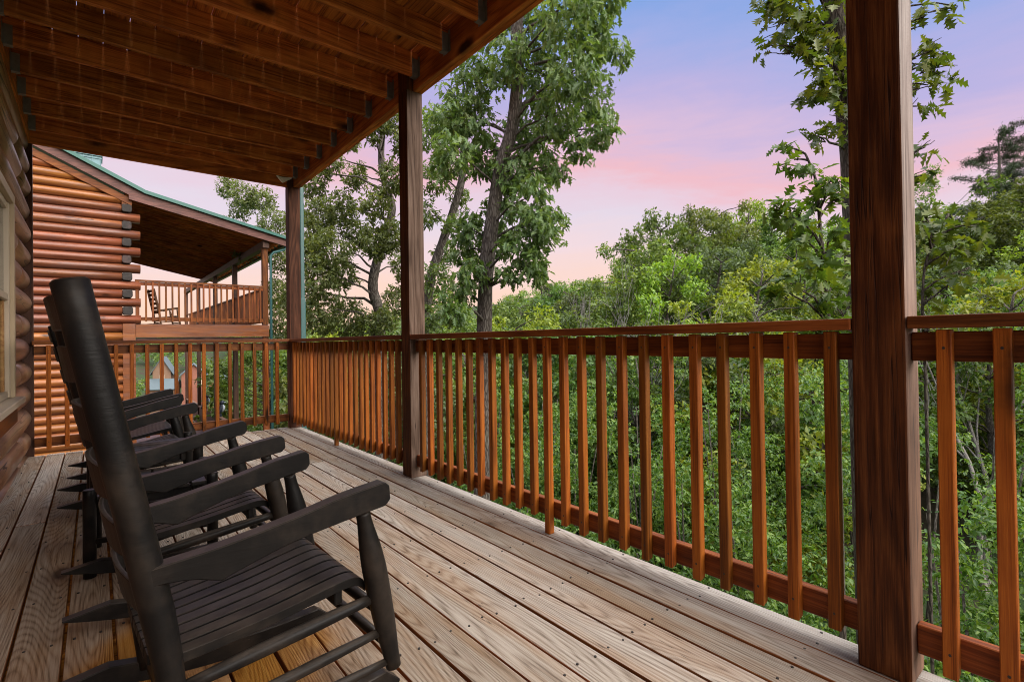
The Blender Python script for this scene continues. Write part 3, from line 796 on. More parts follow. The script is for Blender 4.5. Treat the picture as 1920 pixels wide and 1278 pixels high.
ch = at0(MB.build((lambda m_: (m_.box(-2.57, -1.88, 21.2, 21.95, 5.0, 7.38), m_)[1])(MB()), 'chimney', M['blue_tin'], nb))
mb = MB()
for i in range(4): mb.box(-2.56 + i * .226, -2.545 + i * .226, 21.175, 21.199, 5.0, 7.38)
for z in (6.3, 7.30): mb.box(-2.6, -1.85, 21.17, 21.1985, z, z + .03)
mb.box(-2.62, -1.83, 21.15, 22.0, 7.381, 7.43)
o = mb.build('chimney_trim', M['blue_tin'], ch); o.matrix_parent_inverse = Matrix.Identity(4)
# porch of the cabin next door
mb = MB(); mb.box(-1.215, 2.15, NY - .04, NY + .0, 1.29, 1.635); at0(mb.build('floor_beam', M['log_gold'], nb, 0.006))
mb = MB(); mb.box(-1.215, 2.12, NY + .002, 28.5, 1.50, 1.655); mb.box(-1.2, 2.0, NY + .05, NY + .12, 1.15, 1.28); at0(mb.build('porch_floor', M['fascia'], nb))
for y in (NY + .01, 20.75, 24.66, 29.2, 33.5):
    mb = MB(); mb.box(1.99, 2.15, y, y + .16, -9.0, 1.288); mb.box(1.99, 2.15, y, y + .16, 1.656, 4.02); at0(mb.build('porch_post', M['rail_z'] if y < 17 else M['trim_dark'], nb, 0.006))
mb = MB(); mb.box(1.98, 2.16, NY - .1, 33.8, 4.021, 4.23); at0(mb.build('eave_beam', M['trim_dark'], nb))
mb = MB(); mb.box(2.60, 2.72, 16.3, 28.5, 4.13, 4.22); at0(mb.build('gutter', M['teal_metal'], nb, 0.01))
mb = MB(); mb.tube([(2.65, 16.42, 4.12), (2.62, 16.42, 4.02), (2.3, 16.44, 3.9), (2.215, 16.46, 3.8), (2.215, 16.46, -7)], .04, 8); at0(mb.build('downspout', M['teal_metal'], nb))
mb = MB(); mb.box(-1.22, 1.988, NY - .03, NY + .06, 2.80, 2.845); mb.box(-1.22, 1.988, NY + .012, NY + .05, 2.70, 2.79); at0(mb.build('cap_rail', M['rail_x'], nb))
mb = MB(); mb.box(-1.22, 1.988, NY + .012, NY + .05, 1.74, 1.84); at0(mb.build('bottom_rail', M['rail_x'], nb))
mb = MB(); mb.box(-1.215, -1.13, NY - .035, NY + .011, 1.66, 2.798); at0(mb.build('end_stile', M['rail_z'], nb))
for i in range(20):
    x = -.98 + i * .152
    if x > 1.93: break
    mb = MB(); mb.box(x - .022, x + .022, NY - .028, NY + .0115, 1.72, 2.797); at0(mb.build('baluster', M['rail_z'], nb))
mb = MB(); mb.box(2.03, 2.12, NY + .18, 33.5, 2.76, 2.80); mb.box(2.07, 2.11, NY + .18, 33.5, 1.74, 1.84)
for i in range(100): mb.box(2.03, 2.068, NY + .3 + i * .155, NY + .345 + i * .155, 1.72, 2.76)
at0(mb.build('side_railing', M['rail_z'], nb))
# lower level
mb = MB(); mb.box(-1.4, 2.15, NY + .2, 34, -3.2, -3.0); at0(mb.build('lower_floor', M['fascia'], nb))
mb = MB(); mb.box(2.0, 2.16, NY + .18, 34, -2.05, -1.99); at0(mb.build('lower_cap_rail', M['post_pale'], nb))
mb = MB()
for i in range(60): mb.box(2.04, 2.075, NY + .2 + i * .29, NY + .47 + i * .29, -2.95, -2.052)
at0(mb.build('lower_rail_boards', M['trim_dark'], nb))
mb = MB(); mb.box(-1.1, 1.98, NY + .05, NY + .09, -2.95, -2.0); at0(mb.build('lower_end_boards', M['trim_dark'], nb))
tan = make_chair('rocking_chair', 'tan wooden rocking chair on the upper porch of the cabin next door', None, M['chair_tan'], (-.30, 19.6, 1.66), R(15))

def bird(loc, rz, label):
    t = tag(empty('bird_figure', loc, rz), label, 'ornament', 'small bird figures on the lower rail next door')
    mb = MB(); mb.tube(smoothpath([(-.20, 0, .02), (-.10, 0, .14), (0, 0, .28), (.05, 0, .40), (.07, 0, .50)], 3), [.02, .04, .07, .09, .105, .11, .11, .105, .10, .09, .08, .075, .06], 10); mb.build('body', M['bird_dark'], t)
    mb = MB(); mb.tube([(.03, 0, .50), (.06, 0, .56), (.09, 0, .60), (.11, 0, .64), (.12, 0, .67)], [.05, .075, .08, .06, .02], 10); mb.build('head', M['bird_dark'], t)
    mb = MB(); mb.tube([(.15, 0, .60), (.26, 0, .575)], [.03, .005], 6); mb.build('beak', M['bird_pale'], t)
    mb = MB(); mb.tube([(.08, 0, .18), (.13, 0, .32), (.13, 0, .44), (.11, 0, .50)], [.02, .06, .06, .02], 8); mb.build('breast', M['bird_pale'], t)
    mb = MB(); mb.box(-.02, .06, -.05, .05, 0, .13); mb.build('foot', M['bird_dark'], t)
bird((2.08, 27.5, -1.985), R(10), 'small dark bird figure standing left of the other on the lower rail next door')
bird((2.08, 24.0, -1.985), R(-20), 'small dark bird figure with pale breast, right one on the lower rail next door')

# ---- cabins down in the valley
def valley_house(x, y, z0, w, d, h, rise, rz, wall, roof, label, rows):
    t = tag(empty('valley_cabin', (x, y, z0), rz), label, 'cabin', 'cabins down in the valley')
    mb = MB(); mb.prism([(-w / 2, -6), (w / 2, -6), (w / 2, h), (0, h + rise), (-w / 2, h)], 'y', 0, d); mb.build('wall', wall, t)
    mb = MB(); e = .5; s = rise / (w / 2)
    for sg in (-1, 1):
        p = [(0, h + rise + .02), (sg * (w / 2 + e), h - e * s + .02), (sg * (w / 2 + e), h - e * s + .2), (0, h + rise + .22)]
        mb.prism(p if sg > 0 else p[::-1], 'y', -.5, d + .5)
    mb.build('roof', roof, t)
    for (wx, wz, ww, wh) in rows:
        mb = MB(); mb.box(wx - ww / 2, wx + ww / 2, -.06, -.005, wz - wh / 2, wz + wh / 2); f = mb.build('window', M['vinyl_white'], t)
        mb = MB(); mb.box(wx - ww / 2 + .12, wx + ww / 2 - .12, -.075, -.061, wz - wh / 2 + .12, wz - .05); mb.box(wx - ww / 2 + .12, wx + ww / 2 - .12, -.075, -.061, wz + .05, wz + wh / 2 - .12); mb.build('pane', M['bird_dark'], f)
    return t
M['house_red'] = plain('cabin_siding_red', (0.26, 0.10, 0.065), .7, .2, 1.2)
M['house_tan'] = plain('cabin_siding_tan', (0.22, 0.13, 0.08), .7, .2, 1.2)
M['roof_grey'] = plain('cabin_roof_grey', (0.085, 0.12, 0.135), .6, .15, .8)
valley_house(9.4, 131, -10.5, 3.4, 7, 5.9, 2.9, R(-12), M['house_tan'], M['roof_grey'], 'tan gabled cabin with white windows, leftmost of the valley cabins', [(0, 4.3, .9, 1.6), (1.0, 2.4, .7, 1.2)])
valley_house(12.0, 129, -12.0, 3.2, 5, 4.0, 1.6, R(62), M['house_tan'], M['roof_grey'], 'low shed like cabin with pale tin roof before the tan gabled cabin', [])
valley_house(15.0, 128, -13.5, 4.6, 8, 8.0, 2.2, R(-8), M['house_red'], M['roof_grey'], 'red sided cabin with blue grey roof, middle of the valley cabins', [(1.2, 6.2, .7, 1.1)])
valley_house(18.9, 123, -15.5, 3.6, 8, 7.6, 1.9, R(-20), M['house_red'], M['roof_grey'], 'tall red sided cabin with grey roof, rightmost of the valley cabins', [(-.8, 5.4, .6, 1.0)])

# ================================================================== THE LAND
def sst(a, b, x):
    t = np.clip((x - a) / (b - a), 0, 1); return t * t * (3 - 2 * t)
def ground_z(x, y):
    x = np.asarray(x, float); y = np.asarray(y, float)
    dx, dy = x + 2.08, y
    r = np.hypot(dx, dy); a = np.degrees(np.arctan2(dx, dy))
    k = np.interp(a, [-180, -20, 15, 25, 40, 70, 100, 180], [-.02, -.12, -.12, -.05, .06, .27, .27, -.02])
    z = -4.6 - 2.6 * sst(5, 13, r) + k * np.clip(r - 14, 0, 90) + .20 * np.clip(r - 150, 0, 120)
    return z + .25 * np.sin(x * .7) * np.cos(y * .55)
u = np.concatenate([np.linspace(-400, -60, 18, endpoint=False), np.linspace(-60, 80, 120, endpoint=False), np.linspace(80, 500, 22)])
gx, gy = np.meshgrid(u, u)
gz = ground_z(gx, gy)
V = np.stack([gx, gy, gz], -1).reshape(-1, 3); n = len(u)
ii, jj = np.meshgrid(np.arange(n - 1), np.arange(n - 1))
q = (jj * n + ii).reshape(-1)
g = mesh_obj('ground', fast_mesh('ground', V, [np.stack([q, q + 1, q + n + 1, q + n], -1)], [M['ground']]))
tag(g, 'wooded slope falling to the valley and rising again to the right', None, None, 'structure')
for p in g.data.polygons: p.use_smooth = True

# ------------------------------------------------------------------ leaves
SHAPES = {
 'blade': ([(0, 0, 0), (.32, -.5, .07), (.72, -.34, .03), (1, 0, -.10), (.72, .34, .03), (.32, .5, .07)], [(0, 1, 2, 3), (0, 3, 4, 5)]),
 'rhomb': ([(0, 0, 0), (.45, -.5, .06), (1, 0, -.06), (.45, .5, .06)], [(0, 1, 2, 3)]),
 'needle': ([(0, 0, 0), (.5, -.5, .0), (1, 0, -.03), (.5, .5, .0)], [(0, 1, 2, 3)]),
}
_h = [(.10, .05), (.27, .40), (.33, .13), (.50, .56), (.58, .15), (.74, .42), (.82, .12)]
SHAPES['lobed'] = ([(0, 0, 0)] + [(a, -b, .05 * b * 2) for a, b in _h] + [(1, 0, -.08)] + [(a, b, .05 * b * 2) for a, b in _h[::-1]],
                   [tuple(range(0, 9)), (0,) + tuple(range(8, 16))])

def norm(a): return a / np.maximum(np.linalg.norm(a, axis=-1, keepdims=True), 1e-9)

def leaf_geo(P, D, N, L, W, shape):
    tv, tf = SHAPES[shape]; tv = np.array(tv)
    D = norm(D); S_ = norm(np.cross(D, N)); U = np.cross(S_, D)
    V = P[:, None] + D[:, None] * (tv[None, :, 0:1] * L[:, None, None]) + S_[:, None] * (tv[None, :, 1:2] * W[:, None, None]) + U[:, None] * (tv[None, :, 2:3] * L[:, None, None])
    k = len(tv); base = np.arange(len(P))[:, None] * k
    F = {}
    for f in tf: F.setdefault(len(f), []).append(base + np.array(f)[None])
    return V.reshape(-1, 3), {m_: np.concatenate(a) for m_, a in F.items()}

def clump_leaves(rng, cl, dens, L, asp, shape, droop=.6, per=7, flat=1.0, shell=.35):
    """sprays of leaves hung on short twigs through each clump (x, y, z, r)"""
    PP, DD, NN, LL = [], [], [], []
    for (x, y, z, r) in cl:
        nt = max(2, int(dens * r * r / per))
        d = norm(rng.normal(size=(nt, 3)))
        rad = r * (shell + (1 - shell) * rng.random(nt)) ** .6
        tip = np.array([x, y, z]) + d * rad[:, None] * np.array([1, 1, flat])
        td = norm(d * np.array([1, 1, .4]) + rng.normal(size=(nt, 3)) * .5 + np.array([0, 0, .1]))
        for k in range(per):
            f = k / (per - 1)
            p = tip - td * (f * .9 * L * 1.6) + rng.normal(size=(nt, 3)) * L * .12
            o = norm(rng.normal(size=(nt, 3)))
            dr = droop * (.5 + rng.random((nt, 1)))
            dd = norm(td * (.9 - .5 * f) + o * .9 + np.array([0, 0, -1.0]) * dr)
            PP.append(p); DD.append(dd); NN.append(norm(np.array([0, 0, 1.0]) + rng.normal(size=(nt, 3)) * .45 + d * .35)); LL.append(L * (.65 + .6 * rng.random(nt)))
    P, D, N, Ls = (np.concatenate(a) for a in (PP, DD, NN, LL))
    return leaf_geo(P, D, N, Ls, Ls * asp, shape)

def join_geo(parts):
    Vs, F, off = [], {}, 0
    for V, f in parts:
        Vs.append(V)
        for m_, a in f.items(): F.setdefault(m_, []).append(a + off)
        off += len(V)
    return np.concatenate(Vs), {m_: np.concatenate(a) for m_, a in F.items()}

def crown_obj(name, geo, mat, parent):
    V, F = geo
    o = mesh_obj(name, fast_mesh(name, V, list(F.values()), [mat]), parent)
    return o

def limb(mb, a, b, r0, r1, sag=.12, rng=random):
    a, b = Vector(a), Vector(b); L = (b - a).length
    pts = []
    for i in range(6):
        t = i / 5; p = a.lerp(b, t); p.z += math.sin(t * math.pi) * sag * L
        if 0 < i < 5: p += Vector((rng.uniform(-1, 1), rng.uniform(-1, 1), rng.uniform(-1, 1))) * .035 * L
        pts.append(p)
    mb.tube(pts, [r0 + (r1 - r0) * i / 5 for i in range(6)], 6, cap=False)

def hero_tree(name, label, cat, trunk, rad, clumps, mat, barkm, dens, L, asp, shape, seed, droop, limb_r=.035, to_ground=True, twigs=2):
    rg = random.Random(seed); rng = np.random.default_rng(seed)
    x0, y0, z0 = trunk[0]
    zb = float(ground_z(x0, y0)) - .2
    T = ([(x0 + .05, y0, zb)] if to_ground else []) + trunk
    t = tag(empty(name, T[0]), label, cat)
    pts = smoothpath(T, 4); n = len(pts)
    mb = MB(); rr = [rad[0] + (rad[1] - rad[0]) * i / (n - 1) + rg.uniform(-.03, .03) * rad[0] for i in range(n)]
    mb.tube(pts, rr, 14, cap=True)
    for (x, y, z, r) in clumps:
        c = np.array([x, y, z])
        best = min((p for p in pts if p[2] < z - .1 * r), key=lambda p: np.linalg.norm(p - c) + .6 * abs(z - .35 - p[2]), default=pts[0])
        d = np.linalg.norm(best - c)
        if d < 4:
            limb(mb, best, c, min(limb_r, .012 + .014 * d), .006, .10, rg)
            for _ in range(twigs):
                e = c + rng.normal(size=3) * r * .55
                limb(mb, c - (c - best) * .25, e, .007, .003, .05, rg)
    at0(mb.build('trunk', barkm, t))
    at0(crown_obj('crown', clump_leaves(rng, clumps, dens, L, asp, shape, droop), mat, t))
    return t

BIG_OAK = [(2.53,6.93,4.82,0.48), (2.88,6.66,5.39,0.48), (3.03,6.01,5.5,0.48), (4.04,6.33,6.45,0.48), (3.29,4.99,5.82,0.48), (3.88,5.1,5.79,0.48), (4.04,5.02,6.3,0.48), (4.11,6.28,5.7,0.48), (3.4,4.9,4.97,0.48), (4.61,5.63,5.13,0.4), (4.51,5.09,5.71,0.3), (3.9,4.84,4.23,0.3), (3.6,5.43,4.6,0.48), (3.89,6.46,4.87,0.48), (4.35,5.66,4.35,0.3), (2.84,6.76,4.7,0.48), (2.27,6.41,3.94,0.4), (3.26,6.96,4.32,0.48), (3.24,6.16,3.82,0.4), (3.96,6.42,4.22,0.48), (3.66,5.61,3.83,0.3), (3.05,5.58,3.22,0.42), (3.28,6.49,3.29,0.35), (2.97,5.28,2.75,0.35), (3.78,5.74,2.99,0.25), (3.44,6.84,2.83,0.42), (2.94,5.6,2.49,0.38), (3.0,7.19,2.65,0.35), (2.85,6.82,2.94,0.35), (2.87,5.29,2.16,0.25), (2.57,6.76,1.93,0.33), (1.92,6.01,1.53,0.3), (2.58,6.39,2.15,0.3), (3.36,5.64,2.08,0.15), (2.79,5.68,2.1,0.22), (3.98,6.37,7.57,0.48), (4.07,5.69,7.39,0.48), (3.46,6.78,6.83,0.48), (3.76,4.77,6.77,0.48), (3.98,6.35,8.41,0.48)]
SMALL_OAK = [(1.76,20.46,6.85,0.42), (2.04,19.26,6.32,0.49), (2.63,19.18,6.21,0.56), (2.88,18.44,5.24,0.63), (2.19,20.4,6.02,0.42), (1.69,20.62,5.5,0.35), (2.05,12.35,5.15,0.55), (2.75,13.59,4.59,0.6), (2.49,12.09,5.56,0.4), (3.37,13.03,6.57,0.35), (2.2,12.82,3.81,0.6), (2.34,11.75,3.26,0.6), (3.29,12.51,5.43,0.4), (2.95,12.59,4.55,0.5), (3.12,11.01,6.01,0.3), (3.47,10.73,6.31,0.4), (3.71,10.54,5.74,0.4), (3.11,11.03,4.37,0.45), (3.51,10.71,4.99,0.45), (3.28,12.38,3.87,0.5), (3.15,11.01,3.42,0.45), (3.45,10.77,3.61,0.45), (3.05,12.9,2.87,0.5), (2.1,11.81,2.62,0.5), (2.01,12.47,3.08,0.5), (2.16,13.61,2.25,0.6), (2.3,12.22,1.83,0.6), (3.07,12.63,1.73,0.6), (3.4,12.07,1.37,0.5), (4.37,12.3,2.17,0.5), (4.6,12.26,3.13,0.5), (3.28,19.3,4.09,0.56), (3.15,19.22,2.9,0.7), (2.43,19.14,4.75,0.42), (2.09,19.57,4.4,0.42), (3.26,18.34,1.71,0.84), (3.5,11.35,1.61,0.4)]
LEAN_OAK = [(3.22,8.77,5.18,0.4), (3.61,9.11,4.59,0.45), (3.61,9.44,3.86,0.35), (4.13,9.48,5.14,0.35), (4.11,9.5,3.1,0.35), (3.54,9.05,2.42,0.4), (3.82,9.84,2.04,0.4), (3.76,8.65,3.5,0.3), (4.29,9.2,4.26,0.3), (3.54,8.76,5.58,0.35), (3.36,9.31,1.53,0.4), (3.5,8.7,1.61,0.3)]
RED_OAK = [(3.94,2.49,4.8,0.2), (4.06,2.37,4.61,0.22), (3.75,2.1,4.52,0.25), (4.19,2.05,4.52,0.28), (4.09,1.92,4.19,0.25), (4.03,2.15,4.3,0.2), (3.77,2.4,4.27,0.12), (3.9,1.96,3.92,0.16), (4.29,2.23,3.83,0.16), (4.06,1.97,3.71,0.2), (4.29,1.91,3.96,0.22), (4.01,1.83,3.45,0.15), (4.67,1.26,4.36,0.15), (4.87,1.26,4.07,0.22), (5.09,1.19,4.0,0.14), (5.41,1.39,3.92,0.18), (5.65,1.16,4.8,0.12), (5.02,1.36,3.56,0.15), (5.02,1.35,3.11,0.1), (5.15,1.41,2.84,0.1), (4.61,1.96,5.12,0.4), (3.79,2.21,4.97,0.35), (5.22,1.43,5.2,0.4), (4.18,1.96,3.32,0.12), (4.18,2.12,3.28,0.08)]
OAK_SAPLING = [(3.43,2.06,2.84,0.13), (3.4,1.9,2.68,0.13), (3.32,2.11,2.96,0.08), (3.57,1.92,2.46,0.2), (2.91,1.91,2.25,0.18), (2.82,2.01,2.28,0.12), (3.32,1.7,2.54,0.16), (3.4,1.69,2.07,0.2), (3.14,1.89,2.03,0.2), (3.17,1.75,1.81,0.2), (3.04,1.98,1.58,0.16), (3.54,1.88,1.52,0.2), (3.91,1.81,1.67,0.2), (3.17,1.98,1.26,0.14), (3.46,1.77,1.22,0.2), (3.05,2.12,1.52,0.1), (3.75,1.77,2.45,0.15), (3.58,1.99,1.13,0.2), (3.98,1.79,1.34,0.2)]
RIGHT_OAK = [(4.32,1.21,2.26,0.18), (4.75,1.12,2.3,0.2), (4.68,0.9,2.14,0.12), (4.76,1.21,1.88,0.2), (4.45,1.0,1.9,0.18), (4.73,1.28,1.5,0.18), (4.56,1.13,1.24,0.12), (4.62,1.25,2.09,0.2), (4.78,0.98,1.74,0.12), (4.48,1.05,1.57,0.12), (4.45,1.21,1.11,0.15)]
BIG_OAK_TRUNK = [(2.85, 6.59, -2.06), (2.87, 6.55, -0.33), (2.9, 6.52, 1.06), (2.93, 6.48, 2.19), (3.03, 6.4, 3.14), (3.13, 6.3, 3.92), (3.29, 6.17, 4.61), (3.36, 6.11, 5.57), (3.34, 6.12, 6.09), (3.39, 6.07, 6.61), (3.47, 6.0, 7.91)]
SMALL_OAK_TRUNK = [(3.69, 12.02, -0.01), (3.67, 12.03, 0.82), (3.7, 11.99, 1.78), (3.57, 12.09, 2.4), (3.61, 12.05, 2.95), (3.82, 11.88, 3.84), (3.97, 11.76, 4.53), (3.79, 11.89, 5.36), (3.76, 11.9, 6.18), (3.87, 11.8, 7.14)]
LEAN_OAK_TRUNK = [(3.56, 9.57, 0.38), (3.66, 9.47, 2.24), (3.88, 9.29, 3.17), (4.04, 9.16, 3.75), (4.23, 9.0, 4.56), (4.28, 8.95, 5.49)]
RED_OAK_TRUNK = [(4.82, 1.85, -2.85), (4.75, 1.87, 1.01), (4.69, 1.9, 3.06), (4.63, 1.94, 3.78), (4.55, 2.0, 4.51), (4.51, 2.02, 4.87), (4.45, 2.06, 5.78)]
OAK_SAPLING_STEM = [(3.7, 1.81, 0.38), (3.67, 1.84, 1.02), (3.63, 1.86, 1.34), (3.61, 1.87, 1.76), (3.58, 1.89, 2.13), (3.55, 1.91, 2.61), (3.47, 1.97, 2.88)]
RIGHT_OAK_STEM = [(4.52, 1.29, 0.57), (4.5, 1.3, 1.22), (4.53, 1.28, 1.76), (4.63, 1.19, 2.08), (4.72, 1.12, 2.3)]


hero_tree('oak_tree', 'tall oak with drooping dark leaves and grey trunk, rising right of the middle post', 'tree', BIG_OAK_TRUNK, (.14, .085), BIG_OAK, M['leaf_oak'], M['bark'], 2300, .145, .50, 'lobed', 11, 1.15)
hero_tree('oak_tree', 'slender crooked oak with small leaves, seen between the corner post and the middle post', 'tree', SMALL_OAK_TRUNK, (.17, .07), SMALL_OAK, M['leaf_oak'], M['bark'], 3900, .11, .42, 'blade', 12, .45, .05)
hero_tree('oak_tree', 'thin leaning oak just right of the middle post, left of the tall oak', 'tree', LEAN_OAK_TRUNK, (.12, .07), LEAN_OAK, M['leaf_oak'], M['bark'], 3000, .10, .42, 'blade', 13, .45, .04)
hero_tree('oak_tree', 'lobed leaf oak whose trunk stands behind the nearest post', 'tree', RED_OAK_TRUNK, (.17, .11), RED_OAK, M['leaf_red_oak'], M['bark_dark'], 900, .15, .72, 'lobed', 14, .8, .02)
hero_tree('oak_sapling', 'young lobed leaf oak with thin stem, just left of the nearest post', 'sapling', OAK_SAPLING_STEM, (.03, .01), OAK_SAPLING, M['leaf_red_oak'], M['bark_dark'], 950, .14, .74, 'lobed', 15, .7, .012)
hero_tree('oak_sapling', 'young lobed leaf oak with yellowing leaves, just right of the nearest post', 'sapling', RIGHT_OAK_STEM, (.016, .008), RIGHT_OAK, M['leaf_red_oak'], M['bark_dark'], 950, .14, .74, 'lobed', 16, .7, .012)

# ------------------------------------------------------------------ hillside trees: a few kinds, then copies
def tree_kind(seed, H, Rr, nc, nl, L, asp, crown_from=.3):
    """returns (trunk mesh, crown geometry) for a broad-leaved tree of height H standing at the origin"""
    rg = random.Random(seed); rng = np.random.default_rng(seed)
    mb = MB(); P = [(0, 0, -.6), (rg.uniform(-.1, .1), rg.uniform(-.1, .1), H * .3), (rg.uniform(-.3, .3), rg.uniform(-.3, .3), H * .62), (rg.uniform(-.4, .4), rg.uniform(-.4, .4), H * .9)]
    pts = smoothpath(P, 4); n = len(pts)
    mb.tube(pts, [.02 * H * (1 - .85 * i / n) for i in range(n)], 8)
    cl = []
    for i in range(nc):
        t = crown_from + (1 - crown_from) * ((i + rg.random()) / nc)
        env = math.sin(math.pi * min(1, (t - crown_from * .75) / (1.08 - crown_from * .75))) ** .6
        a = i * 2.4 + rg.uniform(-.5, .5); q = Rr * env * rg.uniform(.35, 1.0)
        r = Rr * rg.uniform(.26, .44) * (1 - .35 * t)
        c = (q * math.cos(a), q * math.sin(a), H * t - r * .5, r); cl.append(c)
        b = min(pts, key=lambda p: abs(p[2] - (c[2] - .35 * q)))
        limb(mb, b, c[:3], .012 * H * .35, .01, .08, rg)
        if rg.random() < .6:
            e = Vector(c[:3]) + Vector((rg.uniform(-1, 1), rg.uniform(-1, 1), rg.uniform(-.2, 1))) * r * .9
            limb(mb, c[:3], e, .012, .005, .05, rg)
    tot = sum(c[3] ** 2 for c in cl)
    geo = clump_leaves(rng, cl, nl / tot, L, asp, 'rhomb', .35, 6, .75)
    return mb, geo

KINDS = []
for i, (sd, H, Rr, nc, nl, L, asp, cf, lm) in enumerate([
    (31, 8.0, 2.6, 34, 16000, .17, .55, .22, 'leaf_wood'), (32, 8.0, 2.9, 40, 17000, .18, .55, .25, 'leaf_dark'),
    (33, 7.0, 2.6, 34, 15000, .165, .5, .12, 'leaf_lime'), (34, 9.0, 2.5, 30, 14000, .17, .5, .3, 'leaf_grey')]):
    mb, geo = tree_kind(sd, H, Rr, nc, nl, L, asp, cf)
    KINDS.append((H, mb, geo, lm))
PROTO = {}
def hill_tree(kind, x, y, ztop, label, group, wide=1.0, rot=None, lm=None):
    H, mb, geo, lm0 = KINDS[kind]
    key = (kind, lm or lm0)
    z0 = float(ground_z(x, y)); s = max(.35, (ztop - z0) / H)
    if key not in PROTO:
        t = empty('broadleaf_tree')
        mb.build('trunk', M['bark'], t)
        crown_obj('crown', geo, M[lm or lm0], t)
        PROTO[key] = t
    else:
        t = copy_tree(PROTO[key])
    w = min(s, 1.25) * wide if s > 1.25 else s * wide
    t.location = (x, y, z0); t.rotation_euler = (0, 0, rot if rot is not None else random.uniform(0, 6.28)); t.scale = (w, w, s)
    tag(t, label, 'tree', group)
    return t
GH = 'leafy trees crowding the hillside'
LB = {0: 'mid green leafy tree in the crowd on the hillside', 1: 'dense green leafy tree in the crowd on the hillside', 2: 'yellow green leafy tree in the crowd on the hillside', 3: 'grey green leafy tree in the crowd on the hillside'}
HT = [(26.1, 26.1, 5.4, 1), (23.2, 18.2, 7.1, 0), (27.8, 19.7, 9.6, 1), (31.6, 19.2, 10.4, 1), (35.1, 19.0, 11.4, 0), (36.8, 17.7, 11.5, 2), (36.2, 15.6, 10.2, 1), (38.1, 14.0, 9.1, 2), (42.9, 12.8, 10.3, 0),
      (21.3, 14.6, 5.6, 2), (20.3, 16.7, 4.8, 0), (23.3, 13.1, 6.0, 3), (22.8, 10.9, 4.9, 2), (26.7, 10.3, 5.3, 1), (17.2, 10.3, 2.9, 2), (36.9, 7.4, 6.5, 1), (43.8, 7.0, 8.3, 1), (45.2, 5.9, 10.2, 1),
      (42.5, 3.6, 10.4, 1), (38.2, 8.9, 7.8, 1), (11.9, 12.4, 1.6, 1), (11.7, 9.8, 1.2, 0), (12.1, 8.1, 1.3, 3), (12.6, 6.4, 1.2, 2), (14.7, 5.7, 1.6, 1), (12.3, 14.4, 1.6, 3), (22.2, 6.2, 3.8, 1), (18.9, 2.5, 1.9, 1),
      (16.5, 13.2, 1.9, 1), (17.5, 8.3, 2.6, 0), (28.0, 14.5, 6.8, 3), (31.0, 12.5, 7.0, 0), (33.0, 23.5, 7.6, 0), (29.0, 24.5, 6.0, 2), (21.0, 21.0, 4.0, 3), (16.8, 18.0, 2.6, 1), (13.5, 17.5, 1.9, 0), (29.5, 5.2, 5.6, 3), (24.5, 3.4, 3.6, 0), (33.5, 2.0, 6.2, 2), (27.0, -1.0, 4.0, 1), (38.0, 0.5, 9.4, 1), (20.0, -1.5, 2.0, 0),
      (9.5, 15.8, 1.3, 0), (7.5, 17.6, 1.2, 1), (10.0, 20.5, 2.0, 1), (6.2, 21.0, 1.4, 0), (5.4, 15.0, .9, 3), (8.0, 25.5, 2.2, 2), (13.0, 24.0, 2.6, 0), (16.0, 28.0, 3.4, 1), (21.0, 30.0, 4.0, 0), (27.0, 33.0, 4.8, 1), (4.6, 27.0, 1.2, 1), (5.2, 34.0, .2, 0)]
for (x, y, zt, k) in HT:
    hill_tree(k, x, y, zt, LB[k], GH)
hill_tree(2, 12.7, 16.4, 2.5, 'bright yellow green rounded tree to the right of the tall oak trunk', None, 1.0, 1.0)
hill_tree(2, 22.3, 2.4, 3.1, 'bright green bushy tree at the right edge above the railing', None, 1.1, 2.0)

# bare grey trees
def bare_tree(seed, H, spread, stems, label, x, y, ztop, group, name='bare_tree'):
    rg = random.Random(seed); mb = MB()
    def grow(p, d, L, r, lev):
        q = p + d * L
        mid = p.lerp(q, .5) + Vector((rg.uniform(-1, 1), rg.uniform(-1, 1), rg.uniform(-.5, .5))) * L * .07
        mb.tube([p, mid, q], [r, r * .8, r * .62], 5 if lev < 2 else 3, cap=False)
        if lev < 5:
            for k in range(rg.choice((2, 2, 3)) if lev < 4 else 2):
                nd = (d + Vector((rg.uniform(-1, 1), rg.uniform(-1, 1), rg.uniform(-.3, .8))) * spread).normalized()
                grow(q if k < 2 else mid, nd, L * rg.uniform(.55, .85), r * .6, lev + 1)
    z0 = float(ground_z(x, y))
    for s in range(stems):
        a = 6.28 * s / stems
        grow(Vector((.15 * math.cos(a), .15 * math.sin(a), -.3)), Vector((math.cos(a) * .22 * (stems > 1), math.sin(a) * .22 * (stems > 1), 1)).normalized(), H * .30, .012 * H, 0)
    t = tag(empty(name, (x, y, z0)), label, 'bare tree', group)
    o = mb.build('branches', M['bark_pale'], t)
    zm = max(v[2] for v in mb.v); t.scale = (1, 1, (ztop - z0) / zm)
    return t
bare_tree(41, 8, .55, 3, 'bare pale grey tree with several stems, beyond the middle of the railing', 13.2, 10.6, 3.4, None)
bare_tree(42, 8, .75, 3, 'bare pale grey tree with wide spreading twigs, right of the other bare tree', 13.2, 9.2, 3.0, None)
bare_tree(43, 8, .6, 2, 'bare grey tree in front of the hillside, right of the nearest post', 16.6, 2.45, 3.7, None)
bare_tree(44, 9, .45, 2, 'tall thin bare tree poking up against the pink sky', 18.9, 17.8, 5.6, None)

